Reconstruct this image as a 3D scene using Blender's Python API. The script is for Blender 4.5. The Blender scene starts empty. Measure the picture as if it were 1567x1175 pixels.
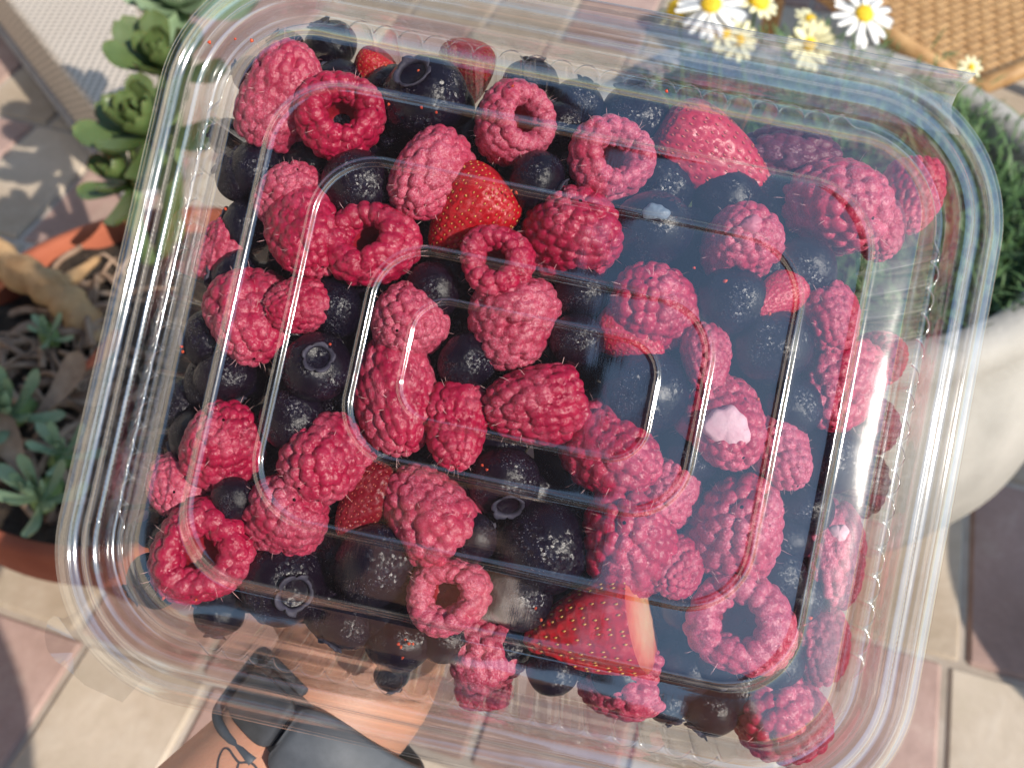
import bpy, bmesh, math, random
import numpy as np
from mathutils import Matrix, Vector, Quaternion, noise as mnoise

SC = bpy.context.scene
COL = SC.collection
rad = math.radians
# ------------------------------------------------------------------ camera
FPX, CX, CY = 1500.0, 783.5, 587.5          # photograph is 1567 x 1175
PITCH = rad(50); CAMZ = 0.78
cam_d = bpy.data.cameras.new('camera'); cam = bpy.data.objects.new('camera', cam_d); COL.objects.link(cam)
cam.location = (0, 0, CAMZ); cam.rotation_euler = (rad(90) - PITCH, 0, 0)
cam_d.sensor_width = 36; cam_d.lens = 36 * FPX / 1567
cam_d.clip_start = 0.01; cam_d.clip_end = 400
cam_d.dof.use_dof = True; cam_d.dof.focus_distance = 0.256; cam_d.dof.aperture_fstop = 17
SC.camera = cam
CR = Vector((1, 0, 0)); CU = Vector((0, math.sin(PITCH), math.cos(PITCH))); CF = Vector((0, math.cos(PITCH), -math.sin(PITCH)))
CLOC = Vector((0, 0, CAMZ))
# ------------------------------------------------------------------ light
LC = Vector((0.58, 0.0, 0.81)).normalized()          # towards the sun: right, up, back of the camera
SUN = (CR * LC.x + CU * LC.y - CF * LC.z).normalized()
sl = bpy.data.lights.new('sun', 'SUN'); sl.energy = 5.0; sl.angle = rad(0.53); sl.color = (1.0, 0.91, 0.79)
so = bpy.data.objects.new('sun', sl); COL.objects.link(so)
so.rotation_euler = SUN.to_track_quat('Z', 'Y').to_euler()
W = bpy.data.worlds.new('World'); SC.world = W; W.use_nodes = True
wn = W.node_tree; bg = wn.nodes['Background']
sky = wn.nodes.new('ShaderNodeTexSky'); sky.sky_type = 'NISHITA'; sky.sun_disc = False
sky.sun_elevation = math.asin(SUN.z); sky.sun_rotation = math.atan2(SUN.x, SUN.y)
sky.air_density = 1.8; sky.dust_density = 0.5; sky.ozone_density = 4.0
wn.links.new(sky.outputs[0], bg.inputs[0]); bg.inputs[1].default_value = 0.15
SC.view_settings.view_transform = 'Standard'; SC.view_settings.look = 'None'
SC.view_settings.exposure = 0.18; SC.view_settings.gamma = 1.0
SC.render.engine = 'CYCLES'
cy = SC.cycles
cy.max_bounces = 10; cy.diffuse_bounces = 3; cy.glossy_bounces = 5; cy.transmission_bounces = 4; cy.transparent_max_bounces = 40
cy.caustics_reflective = False; cy.caustics_refractive = False; cy.use_denoising = True
cy.sample_clamp_indirect = 6.0

# ------------------------------------------------------------------ helpers
def raydir(px, py):
    return CR * ((px - CX) / FPX) + CU * ((CY - py) / FPX) + CF
def at(px, py, d):                      # a point d metres deep along the camera axis
    return CLOC + raydir(px, py) * d
def at_z(px, py, z):                    # where a line of sight meets a level plane
    r = raydir(px, py); return CLOC + r * ((z - CAMZ) / r.z)
# container frame: origin in the middle of the lid, x along its long side, z out of the lid
_a = Vector((0.97869, -0.20283, -0.03420)); _b = Vector((0.20186, 0.97806, 0.05007))
_a.normalize(); _b = (_b - _a * _a.dot(_b)).normalized()
def cam2w(v): return CR * v[0] + CU * v[1] + CF * v[2]
BX, BY = cam2w(_a), cam2w(_b); BZ = BX.cross(BY)
BO = CLOC + cam2w((0.004016, 0.000918, 0.24592))
BOX = Matrix(((BX.x, BY.x, BZ.x, BO.x), (BX.y, BY.y, BZ.y, BO.y), (BX.z, BY.z, BZ.z, BO.z), (0, 0, 0, 1)))
BOXI = BOX.inverted()
def in_box(px, py, z):                  # container coordinates of a sighted point at lid depth z
    o = BOXI @ CLOC; d = (BOXI.to_3x3() @ raydir(px, py)); t = (z - o.z) / d.z
    return o + d * t
def img2box(v):                         # direction given as (right, up, towards viewer)
    x, y, z = v
    return Vector((_a.x * x + _a.y * y, _b.x * x + _b.y * y, z)).normalized()

def mesh_obj(name, verts, faces, mat, parent=None, smooth=True, matrix=None):
    me = bpy.data.meshes.new(name); me.from_pydata([tuple(v) for v in verts], [], [tuple(f) for f in faces]); me.update()
    if smooth: me.polygons.foreach_set('use_smooth', [True] * len(me.polygons))
    if mat: me.materials.append(mat)
    return link(name, me, parent, matrix)
def link(name, data, parent=None, matrix=None):
    o = bpy.data.objects.new(name, data); COL.objects.link(o)
    if parent: o.parent = parent
    if matrix is not None: o.matrix_world = matrix if parent is None else o.matrix_world; 
    if matrix is not None and parent is not None: o.matrix_basis = matrix
    return o
def bm_obj(name, bm, mat, parent=None, smooth=True, matrix=None):
    me = bpy.data.meshes.new(name); bm.to_mesh(me); bm.free()
    if smooth: me.polygons.foreach_set('use_smooth', [True] * len(me.polygons))
    if mat: me.materials.append(mat)
    return link(name, me, parent, matrix)
def tag(o, label=None, cat=None, group=None, kind=None):
    if label: o['label'] = label
    if cat: o['category'] = cat
    if group: o['group'] = group
    if kind: o['kind'] = kind
    return o
def empty(name, matrix=None):
    o = bpy.data.objects.new(name, None); COL.objects.link(o); o.empty_display_size = 0.01
    if matrix is not None: o.matrix_world = matrix
    return o
def tube(pts, radii, n=10, cap=True):
    pts = [Vector(p) for p in pts]; V, F = [], []
    up = Vector((0.13, 0.31, 0.94)); prev = None
    for i, p in enumerate(pts):
        t = (pts[min(i + 1, len(pts) - 1)] - pts[max(i - 1, 0)]).normalized()
        x = (prev - t * prev.dot(t)) if prev else up.cross(t)
        if x.length < 1e-6: x = Vector((1, 0, 0)).cross(t)
        x.normalize(); prev = x; y = t.cross(x)
        r = radii[i] if hasattr(radii, '__len__') else radii
        for k in range(n):
            a = 2 * math.pi * k / n; V.append(p + x * (r * math.cos(a)) + y * (r * math.sin(a)))
    for i in range(len(pts) - 1):
        for k in range(n):
            F.append((i * n + k, i * n + (k + 1) % n, (i + 1) * n + (k + 1) % n, (i + 1) * n + k))
    if cap:
        F.append(tuple(range(n - 1, -1, -1))); F.append(tuple((len(pts) - 1) * n + k for k in range(n)))
    return V, F
def spline(pts, n):
    pts = [Vector(p) for p in pts]; P = [pts[0] * 2 - pts[1]] + pts + [pts[-1] * 2 - pts[-2]]; out = []
    for i in range(1, len(P) - 2):
        for k in range(n):
            t = k / n; a, b, c, d = P[i - 1:i + 3]
            out.append(0.5 * ((2 * b) + (c - a) * t + (2 * a - 5 * b + 4 * c - d) * t * t + (3 * b - a - 3 * c + d) * t ** 3))
    out.append(pts[-1]); return out
def join_parts(parts):
    V, F = [], []
    for v, f in parts:
        o = len(V); V += list(v); F += [tuple(i + o for i in q) for q in f]
    return V, F

# ------------------------------------------------------------------ materials
class NT:
    def __init__(s, name):
        s.m = bpy.data.materials.new(name); s.m.use_nodes = True; s.t = s.m.node_tree
        s.b = s.t.nodes['Principled BSDF']; s.out = s.t.nodes['Material Output']; s.tc = s.n('ShaderNodeTexCoord')
    def n(s, typ, ins=None, **kw):
        q = s.t.nodes.new(typ)
        for k, v in kw.items(): setattr(q, k, v)
        for k, v in (ins or {}).items(): s.set(q.inputs[k], v)
        return q
    def set(s, sock, v):
        if hasattr(v, 'is_output') or isinstance(v, bpy.types.NodeSocket): s.t.links.new(v, sock)
        else: sock.default_value = v
    def noise(s, scale, detail=4, rough=0.55, vec=None, dist=0):
        return s.n('ShaderNodeTexNoise', {'Vector': vec or s.tc.outputs['Object'], 'Scale': scale, 'Detail': detail, 'Roughness': rough, 'Distortion': dist}).outputs['Fac']
    def voro(s, scale, feat='F1', vec=None, out='Distance'):
        return s.n('ShaderNodeTexVoronoi', {'Vector': vec or s.tc.outputs['Object'], 'Scale': scale}, feature=feat).outputs[out]
    def ramp(s, fac, stops):
        r = s.n('ShaderNodeValToRGB', {'Fac': fac}); e = r.color_ramp.elements
        while len(e) < len(stops): e.new(0.5)
        for q, (p, c) in zip(e, stops): q.position = p; q.color = c if len(c) == 4 else (*c, 1)
        return r.outputs['Color']
    def g(s, v): return (v, v, v)
    def mix(s, fac, a, b, mode='MIX'):
        q = s.n('ShaderNodeMix', data_type='RGBA', blend_type=mode)
        for sock, v in ((q.inputs[0], fac), (q.inputs[6], a), (q.inputs[7], b)):
            if isinstance(v, tuple) and len(v) == 3: v = (*v, 1)
            s.set(sock, v)
        return q.outputs[2]
    def math(s, op, a, b=0.5, clamp=False):
        q = s.n('ShaderNodeMath', operation=op, use_clamp=clamp); s.set(q.inputs[0], a); s.set(q.inputs[1], b); return q.outputs[0]
    def bump(s, h, strength, dist, normal=None):
        q = s.n('ShaderNodeBump', {'Height': h, 'Strength': strength, 'Distance': dist})
        if normal: s.set(q.inputs['Normal'], normal)
        return q.outputs['Normal']
    def p(s, **kw):
        for k, v in kw.items():
            k = k.replace('_', ' ')
            if isinstance(v, tuple) and len(v) == 3 and s.b.inputs[k].type == 'RGBA': v = (*v, 1)
            s.set(s.b.inputs[k], v)
        return s.m
    def glitter(s, nrm, scale, k, mask):
        c = s.n('ShaderNodeTexVoronoi', {'Vector': s.tc.outputs['Object'], 'Scale': scale}).outputs['Color']
        v = s.n('ShaderNodeVectorMath', {0: c, 1: (.5, .5, .5)}, operation='SUBTRACT').outputs[0]
        q = s.n('ShaderNodeVectorMath', {0: v}, operation='SCALE'); s.set(q.inputs['Scale'], s.math('MULTIPLY', mask, k))
        a = s.n('ShaderNodeVectorMath', {0: nrm, 1: q.outputs[0]}, operation='ADD').outputs[0]
        return s.n('ShaderNodeVectorMath', {0: a}, operation='NORMALIZE').outputs[0]
    def rnd(s): return s.n('ShaderNodeObjectInfo').outputs['Random']

def simple(name, c1, c2, scale, rough=0.6, bump=0.3, bscale=None, bdist=0.001, **kw):
    t = NT(name); f = t.noise(scale, 5)
    t.p(Base_Color=t.ramp(f, [(0.3, c1), (0.7, c2)]), Roughness=rough, Normal=t.bump(t.noise(bscale or scale * 4, 5), bump, bdist), **kw)
    return t.m

def m_raspberry(name='raspberry_skin', c1=(0.20, 0.0015, 0.018), c2=(0.61, 0.008, 0.078), frost=(0.86, 0.42, 0.54)):
    t = NT(name); r = t.rnd()
    base = t.mix(t.noise(160, 3), c1, c2)
    base = t.mix(t.math('MULTIPLY', r, 0.35), base, (0.56, 0.014, 0.085))
    base = t.mix(t.math('MULTIPLY', t.math('FRACT', t.math('MULTIPLY', r, 7.31)), 0.3), base, (0.34, 0.003, 0.05))
    pat = t.math('ADD', t.noise(95, 4, 0.6), t.math('MULTIPLY_ADD', r, 0.16) if False else t.math('MULTIPLY', r, 0.30))
    patch = t.ramp(pat, [(0.50, (0, 0, 0)), (0.80, (1, 1, 1))])
    fine = t.ramp(t.noise(2600, 2, 0.7), [(0.46, (0, 0, 0)), (0.68, (1, 1, 1))])
    fr = t.math('MULTIPLY', t.math('MULTIPLY', patch, t.math('MULTIPLY_ADD', fine, 0.7) if False else t.math('ADD', t.math('MULTIPLY', fine, 0.75), 0.18)), 0.54)
    col = t.mix(fr, base, frost)
    sp = t.ramp(t.voro(1500), [(0.08, (1, 1, 1)), (0.16, (0, 0, 0))])
    sp = t.math('MULTIPLY', sp, t.ramp(t.noise(330, 2), [(0.5, (0, 0, 0)), (0.62, (1, 1, 1))]))
    col = t.mix(t.math('MULTIPLY', sp, 0.75), col, (0.95, 0.82, 0.86))
    nb = t.bump(t.noise(700, 4, 0.65), 0.6, 0.0005)
    nb = t.bump(t.noise(3000, 2), 0.5, 0.0002, nb)
    nb = t.glitter(nb, 1700, 0.75, t.ramp(t.noise(240, 3), [(0.36, t.g(.12)), (0.62, (1, 1, 1))]))
    t.p(Base_Color=col, Roughness=t.math('ADD', t.math('MULTIPLY', fr, 0.4), 0.36), Normal=nb, Coat_Weight=0.0,
        Subsurface_Weight=0.18, Subsurface_Scale=0.0018, Subsurface_Radius=(1.0, 0.16, 0.22))
    t.p(Specular_IOR_Level=0.6)
    return t.m
def m_blueberry():
    t = NT('blueberry_skin'); r = t.rnd()
    base = t.mix(t.noise(140, 4), (0.002, 0.0015, 0.005), (0.005, 0.004, 0.016))
    base = t.mix(t.math('MULTIPLY', r, 0.5), base, (0.010, 0.002, 0.007))
    bloom = t.ramp(t.noise(110, 6, 0.65), [(0.5, (0, 0, 0)), (0.8, (1, 1, 1))])
    col = t.mix(t.math('MULTIPLY', bloom, 0.16), base, (0.05, 0.05, 0.11))
    sp = t.ramp(t.voro(1900), [(0.10, (1, 1, 1)), (0.2, (0, 0, 0))])
    sp = t.math('MULTIPLY', sp, t.ramp(t.noise(170, 3), [(0.46, (0, 0, 0)), (0.62, (1, 1, 1))]))
    col = t.mix(t.math('MULTIPLY', sp, 0.55), col, (0.7, 0.68, 0.75))
    nb = t.bump(t.noise(420, 4, 0.6), 0.3, 0.0006); nb = t.bump(t.noise(2200, 3, 0.7), 0.5, 0.0002, nb)
    nb = t.glitter(nb, 1500, 0.9, t.ramp(t.noise(150, 4), [(0.40, t.g(.03)), (0.60, (1, 1, 1))]))
    return t.p(Base_Color=col, Roughness=0.25, Normal=nb, Specular_IOR_Level=0.36)
def m_strawberry(name, c1, c2):
    t = NT(name)
    base = t.mix(t.noise(120, 4), c1, c2)
    fr = t.math('MULTIPLY', t.ramp(t.noise(260, 5, 0.7), [(0.54, (0, 0, 0)), (0.75, (1, 1, 1))]), 0.35)
    col = t.mix(fr, base, (0.85, 0.38, 0.4))
    nb = t.bump(t.noise(1200, 4, 0.6), 0.4, 0.0004)
    nb = t.glitter(nb, 1500, 0.6, t.ramp(t.noise(200, 3), [(0.42, t.g(.1)), (0.62, (1, 1, 1))]))
    return t.p(Base_Color=col, Roughness=0.36, Normal=nb, Subsurface_Weight=0.3, Subsurface_Scale=0.003, Subsurface_Radius=(1, .15, .12))
def m_plastic():
    t = NT('clear_plastic')
    obj = t.tc.outputs['Object']
    # stretched scratches and slight waviness of the thermoformed sheet
    mp = t.n('ShaderNodeMapping', {'Vector': obj, 'Scale': (1.0, 0.05, 1.0)}).outputs[0]
    mp2 = t.n('ShaderNodeMapping', {'Vector': obj, 'Scale': (0.05, 1.0, 1.0)}).outputs[0]
    h = t.math('ADD', t.math('MULTIPLY', t.noise(1800, 2, 0.5, mp), 0.5), t.math('MULTIPLY', t.noise(1800, 2, 0.5, mp2), 0.5))
    nb = t.bump(t.noise(45, 2), 0.22, 0.0016); nb = t.bump(h, 0.035, 0.0002, nb)
    bf = t.n('ShaderNodeNewGeometry').outputs['Backfacing']      # both faces of the sheet meet air: same mirror from either side
    ior = t.math('ADD', 1.82, t.math('MULTIPLY', bf, 1 / 1.82 - 1.82))
    fres = t.n('ShaderNodeFresnel', {'IOR': ior, 'Normal': nb}).outputs[0]
    # a sheet mirrors from both faces: 2F / (1 + F)
    f2 = t.math('DIVIDE', t.math('MULTIPLY', fres, 2.0), t.math('ADD', fres, 1.0), True)
    tr = t.n('ShaderNodeBsdfTransparent', {'Color': (0.97, 0.975, 0.975, 1)})
    smear = t.ramp(t.noise(45, 5, 0.6), [(0.45, t.g(0.07)), (0.75, t.g(0.13))])
    gl = t.n('ShaderNodeBsdfGlossy', {'Color': (1, 1, 1, 1), 'Roughness': smear, 'Normal': nb})
    mx = t.n('ShaderNodeMixShader', {'Fac': f2}); t.t.links.new(tr.outputs[0], mx.inputs[1]); t.t.links.new(gl.outputs[0], mx.inputs[2])
    # faint haze of rubbed plastic and fine dust
    df1 = t.n('ShaderNodeBsdfDiffuse', {'Color': (0.85, 0.84, 0.82, 1)}); df2 = t.n('ShaderNodeBsdfTranslucent', {'Color': (0.85, 0.84, 0.82, 1)})
    df = t.n('ShaderNodeMixShader', {'Fac': 0.5}); t.t.links.new(df1.outputs[0], df.inputs[1]); t.t.links.new(df2.outputs[0], df.inputs[2])
    dust = t.ramp(t.voro(900), [(0.04, (1, 1, 1)), (0.085, (0, 0, 0))])
    dust = t.math('MULTIPLY', dust, t.ramp(t.noise(60, 3), [(0.55, (0, 0, 0)), (0.7, (1, 1, 1))]))
    cre = t.n('ShaderNodeAttribute', attribute_name='crease').outputs['Fac']
    cre = t.math('MULTIPLY', cre, t.ramp(t.noise(130, 4, 0.6), [(0.3, t.g(.25)), (0.7, (1, 1, 1))]))
    hz = t.math('ADD', t.math('ADD', t.math('MULTIPLY', dust, 0.3), 0.003), cre)
    mx2 = t.n('ShaderNodeMixShader', {'Fac': hz}); t.t.links.new(mx.outputs[0], mx2.inputs[1]); t.t.links.new(df.outputs[0], mx2.inputs[2])
    t.t.links.new(mx2.outputs[0], t.out.inputs['Surface'])
    return t.m

M = {}
M['rasp'] = m_raspberry()
M['rasp_in'] = simple('raspberry_hollow', (0.22, 0.004, 0.012), (0.36, 0.01, 0.03), 300, 0.4)
M['hair'] = simple('berry_hair', (0.62, 0.30, 0.34), (0.80, 0.52, 0.50), 500, 0.5)
M['black'] = m_raspberry('blackberry_skin', (0.008, 0.003, 0.010), (0.022, 0.006, 0.022), (0.16, 0.12, 0.2))
M['blue'] = m_blueberry()
M['calyx'] = simple('blueberry_crown', (0.018, 0.016, 0.03), (0.06, 0.055, 0.09), 400, 0.6)
M['straw'] = m_strawberry('strawberry_skin', (0.38, 0.003, 0.010), (0.58, 0.008, 0.02))
M['straw_pink'] = m_strawberry('strawberry_frosted_skin', (0.40, 0.006, 0.03), (0.58, 0.02, 0.07))
M['seed'] = simple('strawberry_seed', (0.50, 0.22, 0.05), (0.70, 0.42, 0.12), 500, 0.5)
M['seed_pink'] = simple('frosted_seed', (0.5, 0.06, 0.05), (0.66, 0.2, 0.14), 500, 0.5)
def m_cut():
    t = NT('strawberry_flesh')
    f = t.n('ShaderNodeTexGradient', {'Vector': t.n('ShaderNodeMapping', {'Vector': t.tc.outputs['Object'], 'Scale': (90, 90, 90), 'Location': (0, 0, 0)}).outputs[0]}, gradient_type='SPHERICAL').outputs['Fac']
    c = t.ramp(t.math('ADD', f, t.math('MULTIPLY', t.noise(500, 4), 0.3)), [(0.15, (0.6, 0.03, 0.03)), (0.4, (0.75, 0.22, 0.12)), (0.7, (0.8, 0.5, 0.3))])
    return t.p(Base_Color=c, Roughness=0.4, Normal=t.bump(t.noise(900, 4), 0.4, 0.0005), Subsurface_Weight=0.3, Subsurface_Scale=0.003)
M['cut'] = m_cut()
M['frostpatch'] = simple('frost_patch', (0.72, 0.38, 0.46), (0.80, 0.52, 0.58), 260, 0.55, 0.5, 1200, 0.0003)
M['frostfaint'] = simple('faint_frost', (0.48, 0.10, 0.17), (0.60, 0.2, 0.28), 260, 0.5, 0.5, 1200, 0.0003)
M['icepatch'] = simple('ice_patch', (0.12, 0.16, 0.22), (0.20, 0.25, 0.32), 400, 0.5, 0.5, 1200, 0.0003)
M['plastic'] = m_plastic()
M['crumb'] = simple('berry_crumb', (0.5, 0.03, 0.02), (0.65, 0.1, 0.03), 800, 0.5)
M['conc'] = simple('planter_concrete', (0.30, 0.285, 0.26), (0.44, 0.415, 0.38), 14, 0.85, 0.4, 160, 0.002)
M['terra'] = simple('terracotta', (0.26, 0.06, 0.03), (0.42, 0.12, 0.06), 12, 0.8, 0.3, 140, 0.002)
M['soil'] = simple('potting_soil', (0.018, 0.013, 0.010), (0.065, 0.045, 0.03), 60, 0.95, 1.0, 120, 0.01)
M['leaf_succ'] = simple('succulent_leaf', (0.032, 0.065, 0.016), (0.105, 0.15, 0.05), 30, 0.42, 0.2, Subsurface_Weight=0.15, Subsurface_Scale=0.004)
M['leaf_pale'] = simple('pale_succulent_leaf', (0.15, 0.24, 0.13), (0.28, 0.37, 0.23), 30, 0.4, 0.2)
M['leaf_fern'] = simple('daisy_leaf', (0.05, 0.12, 0.035), (0.12, 0.21, 0.07), 40, 0.55, 0.2)
M['stem'] = simple('green_stem', (0.10, 0.17, 0.05), (0.17, 0.24, 0.08), 60, 0.6)
M['petal'] = simple('white_petal', (0.78, 0.78, 0.76), (0.86, 0.86, 0.84), 90, 0.6)
M['petal_cream'] = simple('cream_petal', (0.74, 0.70, 0.42), (0.82, 0.79, 0.55), 90, 0.6)
M['disc'] = simple('flower_disc', (0.70, 0.42, 0.01), (0.85, 0.60, 0.03), 300, 0.7, 0.8, 900, 0.001)
M['twig'] = simple('dry_bark', (0.30, 0.16, 0.07), (0.52, 0.33, 0.17), 50, 0.8, 0.6, 150, 0.003)
M['dead'] = simple('dead_leaf', (0.20, 0.12, 0.08), (0.40, 0.28, 0.20), 70, 0.85)
M['rust'] = simple('rusty_leaf', (0.42, 0.08, 0.04), (0.55, 0.18, 0.08), 60, 0.6)
M['render'] = simple('cream_render', (0.60, 0.52, 0.43), (0.68, 0.60, 0.51), 6, 0.9, 0.4, 80, 0.003)
M['shirt'] = simple('dark_cloth', (0.03, 0.028, 0.05), (0.05, 0.045, 0.075), 50, 0.9, 0.4, 900, 0.0008)
M['rattan'] = simple('rattan_cane', (0.36, 0.19, 0.07), (0.56, 0.34, 0.15), 60, 0.5, 0.3)
M['grey_frame'] = simple('grey_trim', (0.22, 0.21, 0.22), (0.30, 0.29, 0.30), 40, 0.7)
def m_fabric():
    t = NT('woven_sling_fabric'); o = t.tc.outputs['Object']
    w1 = t.n('ShaderNodeTexWave', {'Vector': o, 'Scale': 34.0}, bands_direction='X').outputs['Fac']
    w2 = t.n('ShaderNodeTexWave', {'Vector': o, 'Scale': 34.0}, bands_direction='Y').outputs['Fac']
    w3 = t.n('ShaderNodeTexWave', {'Vector': o, 'Scale': 34.0}, bands_direction='Z').outputs['Fac']
    gn = t.n('ShaderNodeSeparateXYZ', {0: t.n('ShaderNodeNewGeometry').outputs['Normal']}).outputs['Z']
    w2 = t.math('ADD', t.math('MULTIPLY', w2, gn), t.math('MULTIPLY', w3, t.math('SUBTRACT', 1.0, gn)))
    h = t.math('MULTIPLY', w1, w2)
    c = t.ramp(h, [(0.3, (0.60, 0.53, 0.46)), (0.6, (0.10, 0.09, 0.085))])
    c = t.mix(t.noise(9, 4), c, t.mix(1.0, c, (0.86, 0.84, 0.82), 'MULTIPLY'))
    return t.p(Base_Color=c, Roughness=0.8, Normal=t.bump(h, 0.6, 0.0015))
M['fabric'] = m_fabric()
def m_tile(name, c1, c2, c3):
    t = NT(name); r = t.rnd()
    c = t.ramp(t.noise(22, 8, 0.68), [(0.34, c1), (0.52, c2), (0.68, c3)])
    st = t.ramp(t.noise(5, 5, 0.6), [(0.42, t.g(1)), (0.6, (.74, .70, .66))])
    c = t.mix(1.0, c, st, 'MULTIPLY')
    c = t.mix(t.math('MULTIPLY', r, 0.35), c, t.mix(1.0, c, (0.72, 0.70, 0.70), 'MULTIPLY'))
    return t.p(Base_Color=c, Roughness=0.75, Normal=t.bump(t.noise(90, 6), 0.35, 0.002))
M['tile_pink'] = m_tile('pink_paver', (0.34, 0.23, 0.20), (0.42, 0.29, 0.255), (0.50, 0.38, 0.33))
M['tile_beige'] = m_tile('beige_paver', (0.46, 0.39, 0.30), (0.54, 0.46, 0.37), (0.60, 0.53, 0.44))
M['ground'] = m_tile('patio_mortar', (0.40, 0.36, 0.31), (0.50, 0.44, 0.38), (0.55, 0.50, 0.44))
def m_skin():
    t = NT('skin')
    c = t.mix(t.noise(60, 5), (0.50, 0.25, 0.165), (0.64, 0.35, 0.25))
    c = t.mix(t.math('MULTIPLY', t.noise(400, 4), 0.25), c, (0.42, 0.14, 0.08))
    return t.p(Base_Color=c, Roughness=0.48, Normal=t.bump(t.voro(1500), 0.25, 0.0003), Subsurface_Weight=0.25, Subsurface_Scale=0.003, Subsurface_Radius=(1, .3, .15))
M['skin'] = m_skin()
M['ink'] = simple('tattoo_ink', (0.05, 0.05, 0.06), (0.09, 0.08, 0.09), 600, 0.6)
M['rubber'] = simple('watch_rubber', (0.035, 0.04, 0.05), (0.06, 0.066, 0.08), 200, 0.5, 0.15, 1500, 0.0002)
M['buckle'] = simple('watch_shell', (0.055, 0.066, 0.085), (0.08, 0.092, 0.115), 200, 0.62, 0.2, 1500, 0.0002)

# ------------------------------------------------------------------ ground and pavers
g = mesh_obj('ground', [(-60, -60, 0), (60, -60, 0), (60, 60, 0), (-60, 60, 0)], [(0, 1, 2, 3)], M['ground'], smooth=False)
tag(g, kind='structure')
rng = random.Random(5)
def paver_mesh(w, l, mat, name):
    bm = bmesh.new(); bmesh.ops.create_cube(bm, size=1)
    for v in bm.verts: v.co = Vector((v.co.x * w, v.co.y * l, v.co.z * 0.014))
    bmesh.ops.bevel(bm, geom=bm.edges[:], offset=0.003, segments=1, affect='EDGES', profile=0.5)
    me = bpy.data.meshes.new(name); bm.to_mesh(me); bm.free(); me.materials.append(mat); return me
PW, PL = 0.118, 0.205
pm = [paver_mesh(PW - 0.006, PL - 0.006, M['tile_pink'], 'paver_pink'), paver_mesh(PW - 0.006, PL - 0.006, M['tile_beige'], 'paver_beige')]
ang = rad(-18); org = at_z(84, 962, 0.0)
ca, sa = math.cos(ang), math.sin(ang)
for j in range(-3, 7):
    for i in range(-9, 13):
        x = (i + 0.5 + (0.12 if j % 2 else 0)) * PW + 0.02; y = (j + 0.5) * PL
        p = Vector((org.x + x * ca - y * sa, org.y + x * sa + y * ca, -0.0035))
        q = p - CLOC; d = q.dot(CF)
        if d < 0.2: continue
        u = CX + FPX * q.dot(CR) / d; v = CY - FPX * q.dot(CU) / d
        if u < -260 or u > 1830 or v < -200 or v > 1400: continue
        k = rng.random() < 0.5
        if j == -1: k = (i % 2 == 0)
        o = link('paver', pm[1 if k else 0], g); o.location = p; o.rotation_euler = (rng.uniform(-.006, .006), rng.uniform(-.006, .006), ang)

def wall_box(name, x0, x1, y0, y1, h, label):
    bm = bmesh.new(); bmesh.ops.create_cube(bm, size=1)
    for v in bm.verts: v.co = Vector(((x0 + x1) / 2 + v.co.x * (x1 - x0), (y0 + y1) / 2 + v.co.y * (y1 - y0), h / 2 + v.co.z * h))
    o = bm_obj(name, bm, M['render'], None, smooth=False); tag(o, label, 'wall'); return o
wall_box('house_wall', -4.2, -4.0, -6, 9, 3.0, 'cream rendered house wall on the left, mirrored in the container rim')

blk = empty('sky_blocker', Matrix.Translation((-1.0, -1.0, 0)))  # unseen sheet on a post, added to darken the lid's left and middle reflection
tag(blk, 'added unseen square dark parasol behind the photographer, mirrored in the lid', 'blocker')
V = [(0, 0, 2.62)] + [(x * 1.12, y * 1.7, 2.3 - (.03 if (x and y) else 0)) for x, y in ((-1, -1), (0, -1), (1, -1), (1, 0), (1, 1), (0, 1), (-1, 1), (-1, 0))]
F = [(0, 1 + k, 1 + (k + 1) % 8) for k in range(8)]
mesh_obj('blocker_sheet', V, F, M['shirt'], blk, smooth=False)
V, F = tube([(0, 0, 0.01), (0, 0, 2.62)], 0.022, 14); mesh_obj('blocker_pole', V, F, M['grey_frame'], blk)

# ------------------------------------------------------------------ background: woven seat upper left
def slab(corners, th, mat, name, parent, bev=0.006):
    n = len(corners); c = [Vector(p) for p in corners]
    nm = (c[1] - c[0]).cross(c[2] - c[0]).normalized()
    if nm.z < 0: nm = -nm
    V = [p for p in c] + [p - nm * th for p in c]
    bm = bmesh.new(); bv = [bm.verts.new(p) for p in V]
    bm.faces.new(bv[:n]); bm.faces.new(bv[n:][::-1])
    for i in range(n): bm.faces.new((bv[i], bv[n + i], bv[n + (i + 1) % n], bv[(i + 1) % n]))
    bmesh.ops.recalc_face_normals(bm, faces=bm.faces[:])
    if bev: bmesh.ops.bevel(bm, geom=bm.edges[:], offset=bev, segments=2, affect='EDGES', profile=0.6)
    return bm_obj(name, bm, mat, parent, smooth=False)
SZ = 0.125
seat = empty('woven_pouf')
tag(seat, 'cream woven box stool with grey piping at its foot, upper left behind the clay pot', 'stool')
A_, B_ = at_z(157, 184, SZ), at_z(10, 0, SZ); C_, D_ = at_z(236, 150, SZ), at_z(205, 0, SZ)
B2 = A_ + (B_ - A_) * 2.0; D2 = C_ + (D_ - C_) * 2.0
sc = [A_, B2, B2 + (D2 - C_) * .6, D2, C_]
def prism(poly, z0, z1, mat, name, parent, bev):
    bm = bmesh.new(); n = len(poly); t = [bm.verts.new((p.x, p.y, z1)) for p in poly]; b = [bm.verts.new((p.x, p.y, z0)) for p in poly]
    bm.faces.new(t); bm.faces.new(b[::-1])
    for i in range(n): bm.faces.new((t[i], b[i], b[(i + 1) % n], t[(i + 1) % n]))
    bmesh.ops.recalc_face_normals(bm, faces=bm.faces[:]); bmesh.ops.bevel(bm, geom=bm.edges[:], offset=bev, segments=4, affect='EDGES', profile=.5)
    return bm_obj(name, bm, mat, parent, smooth=False)
prism(sc, 0.012, SZ, M['fabric'], 'woven_cover', seat, 0.008)
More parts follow.
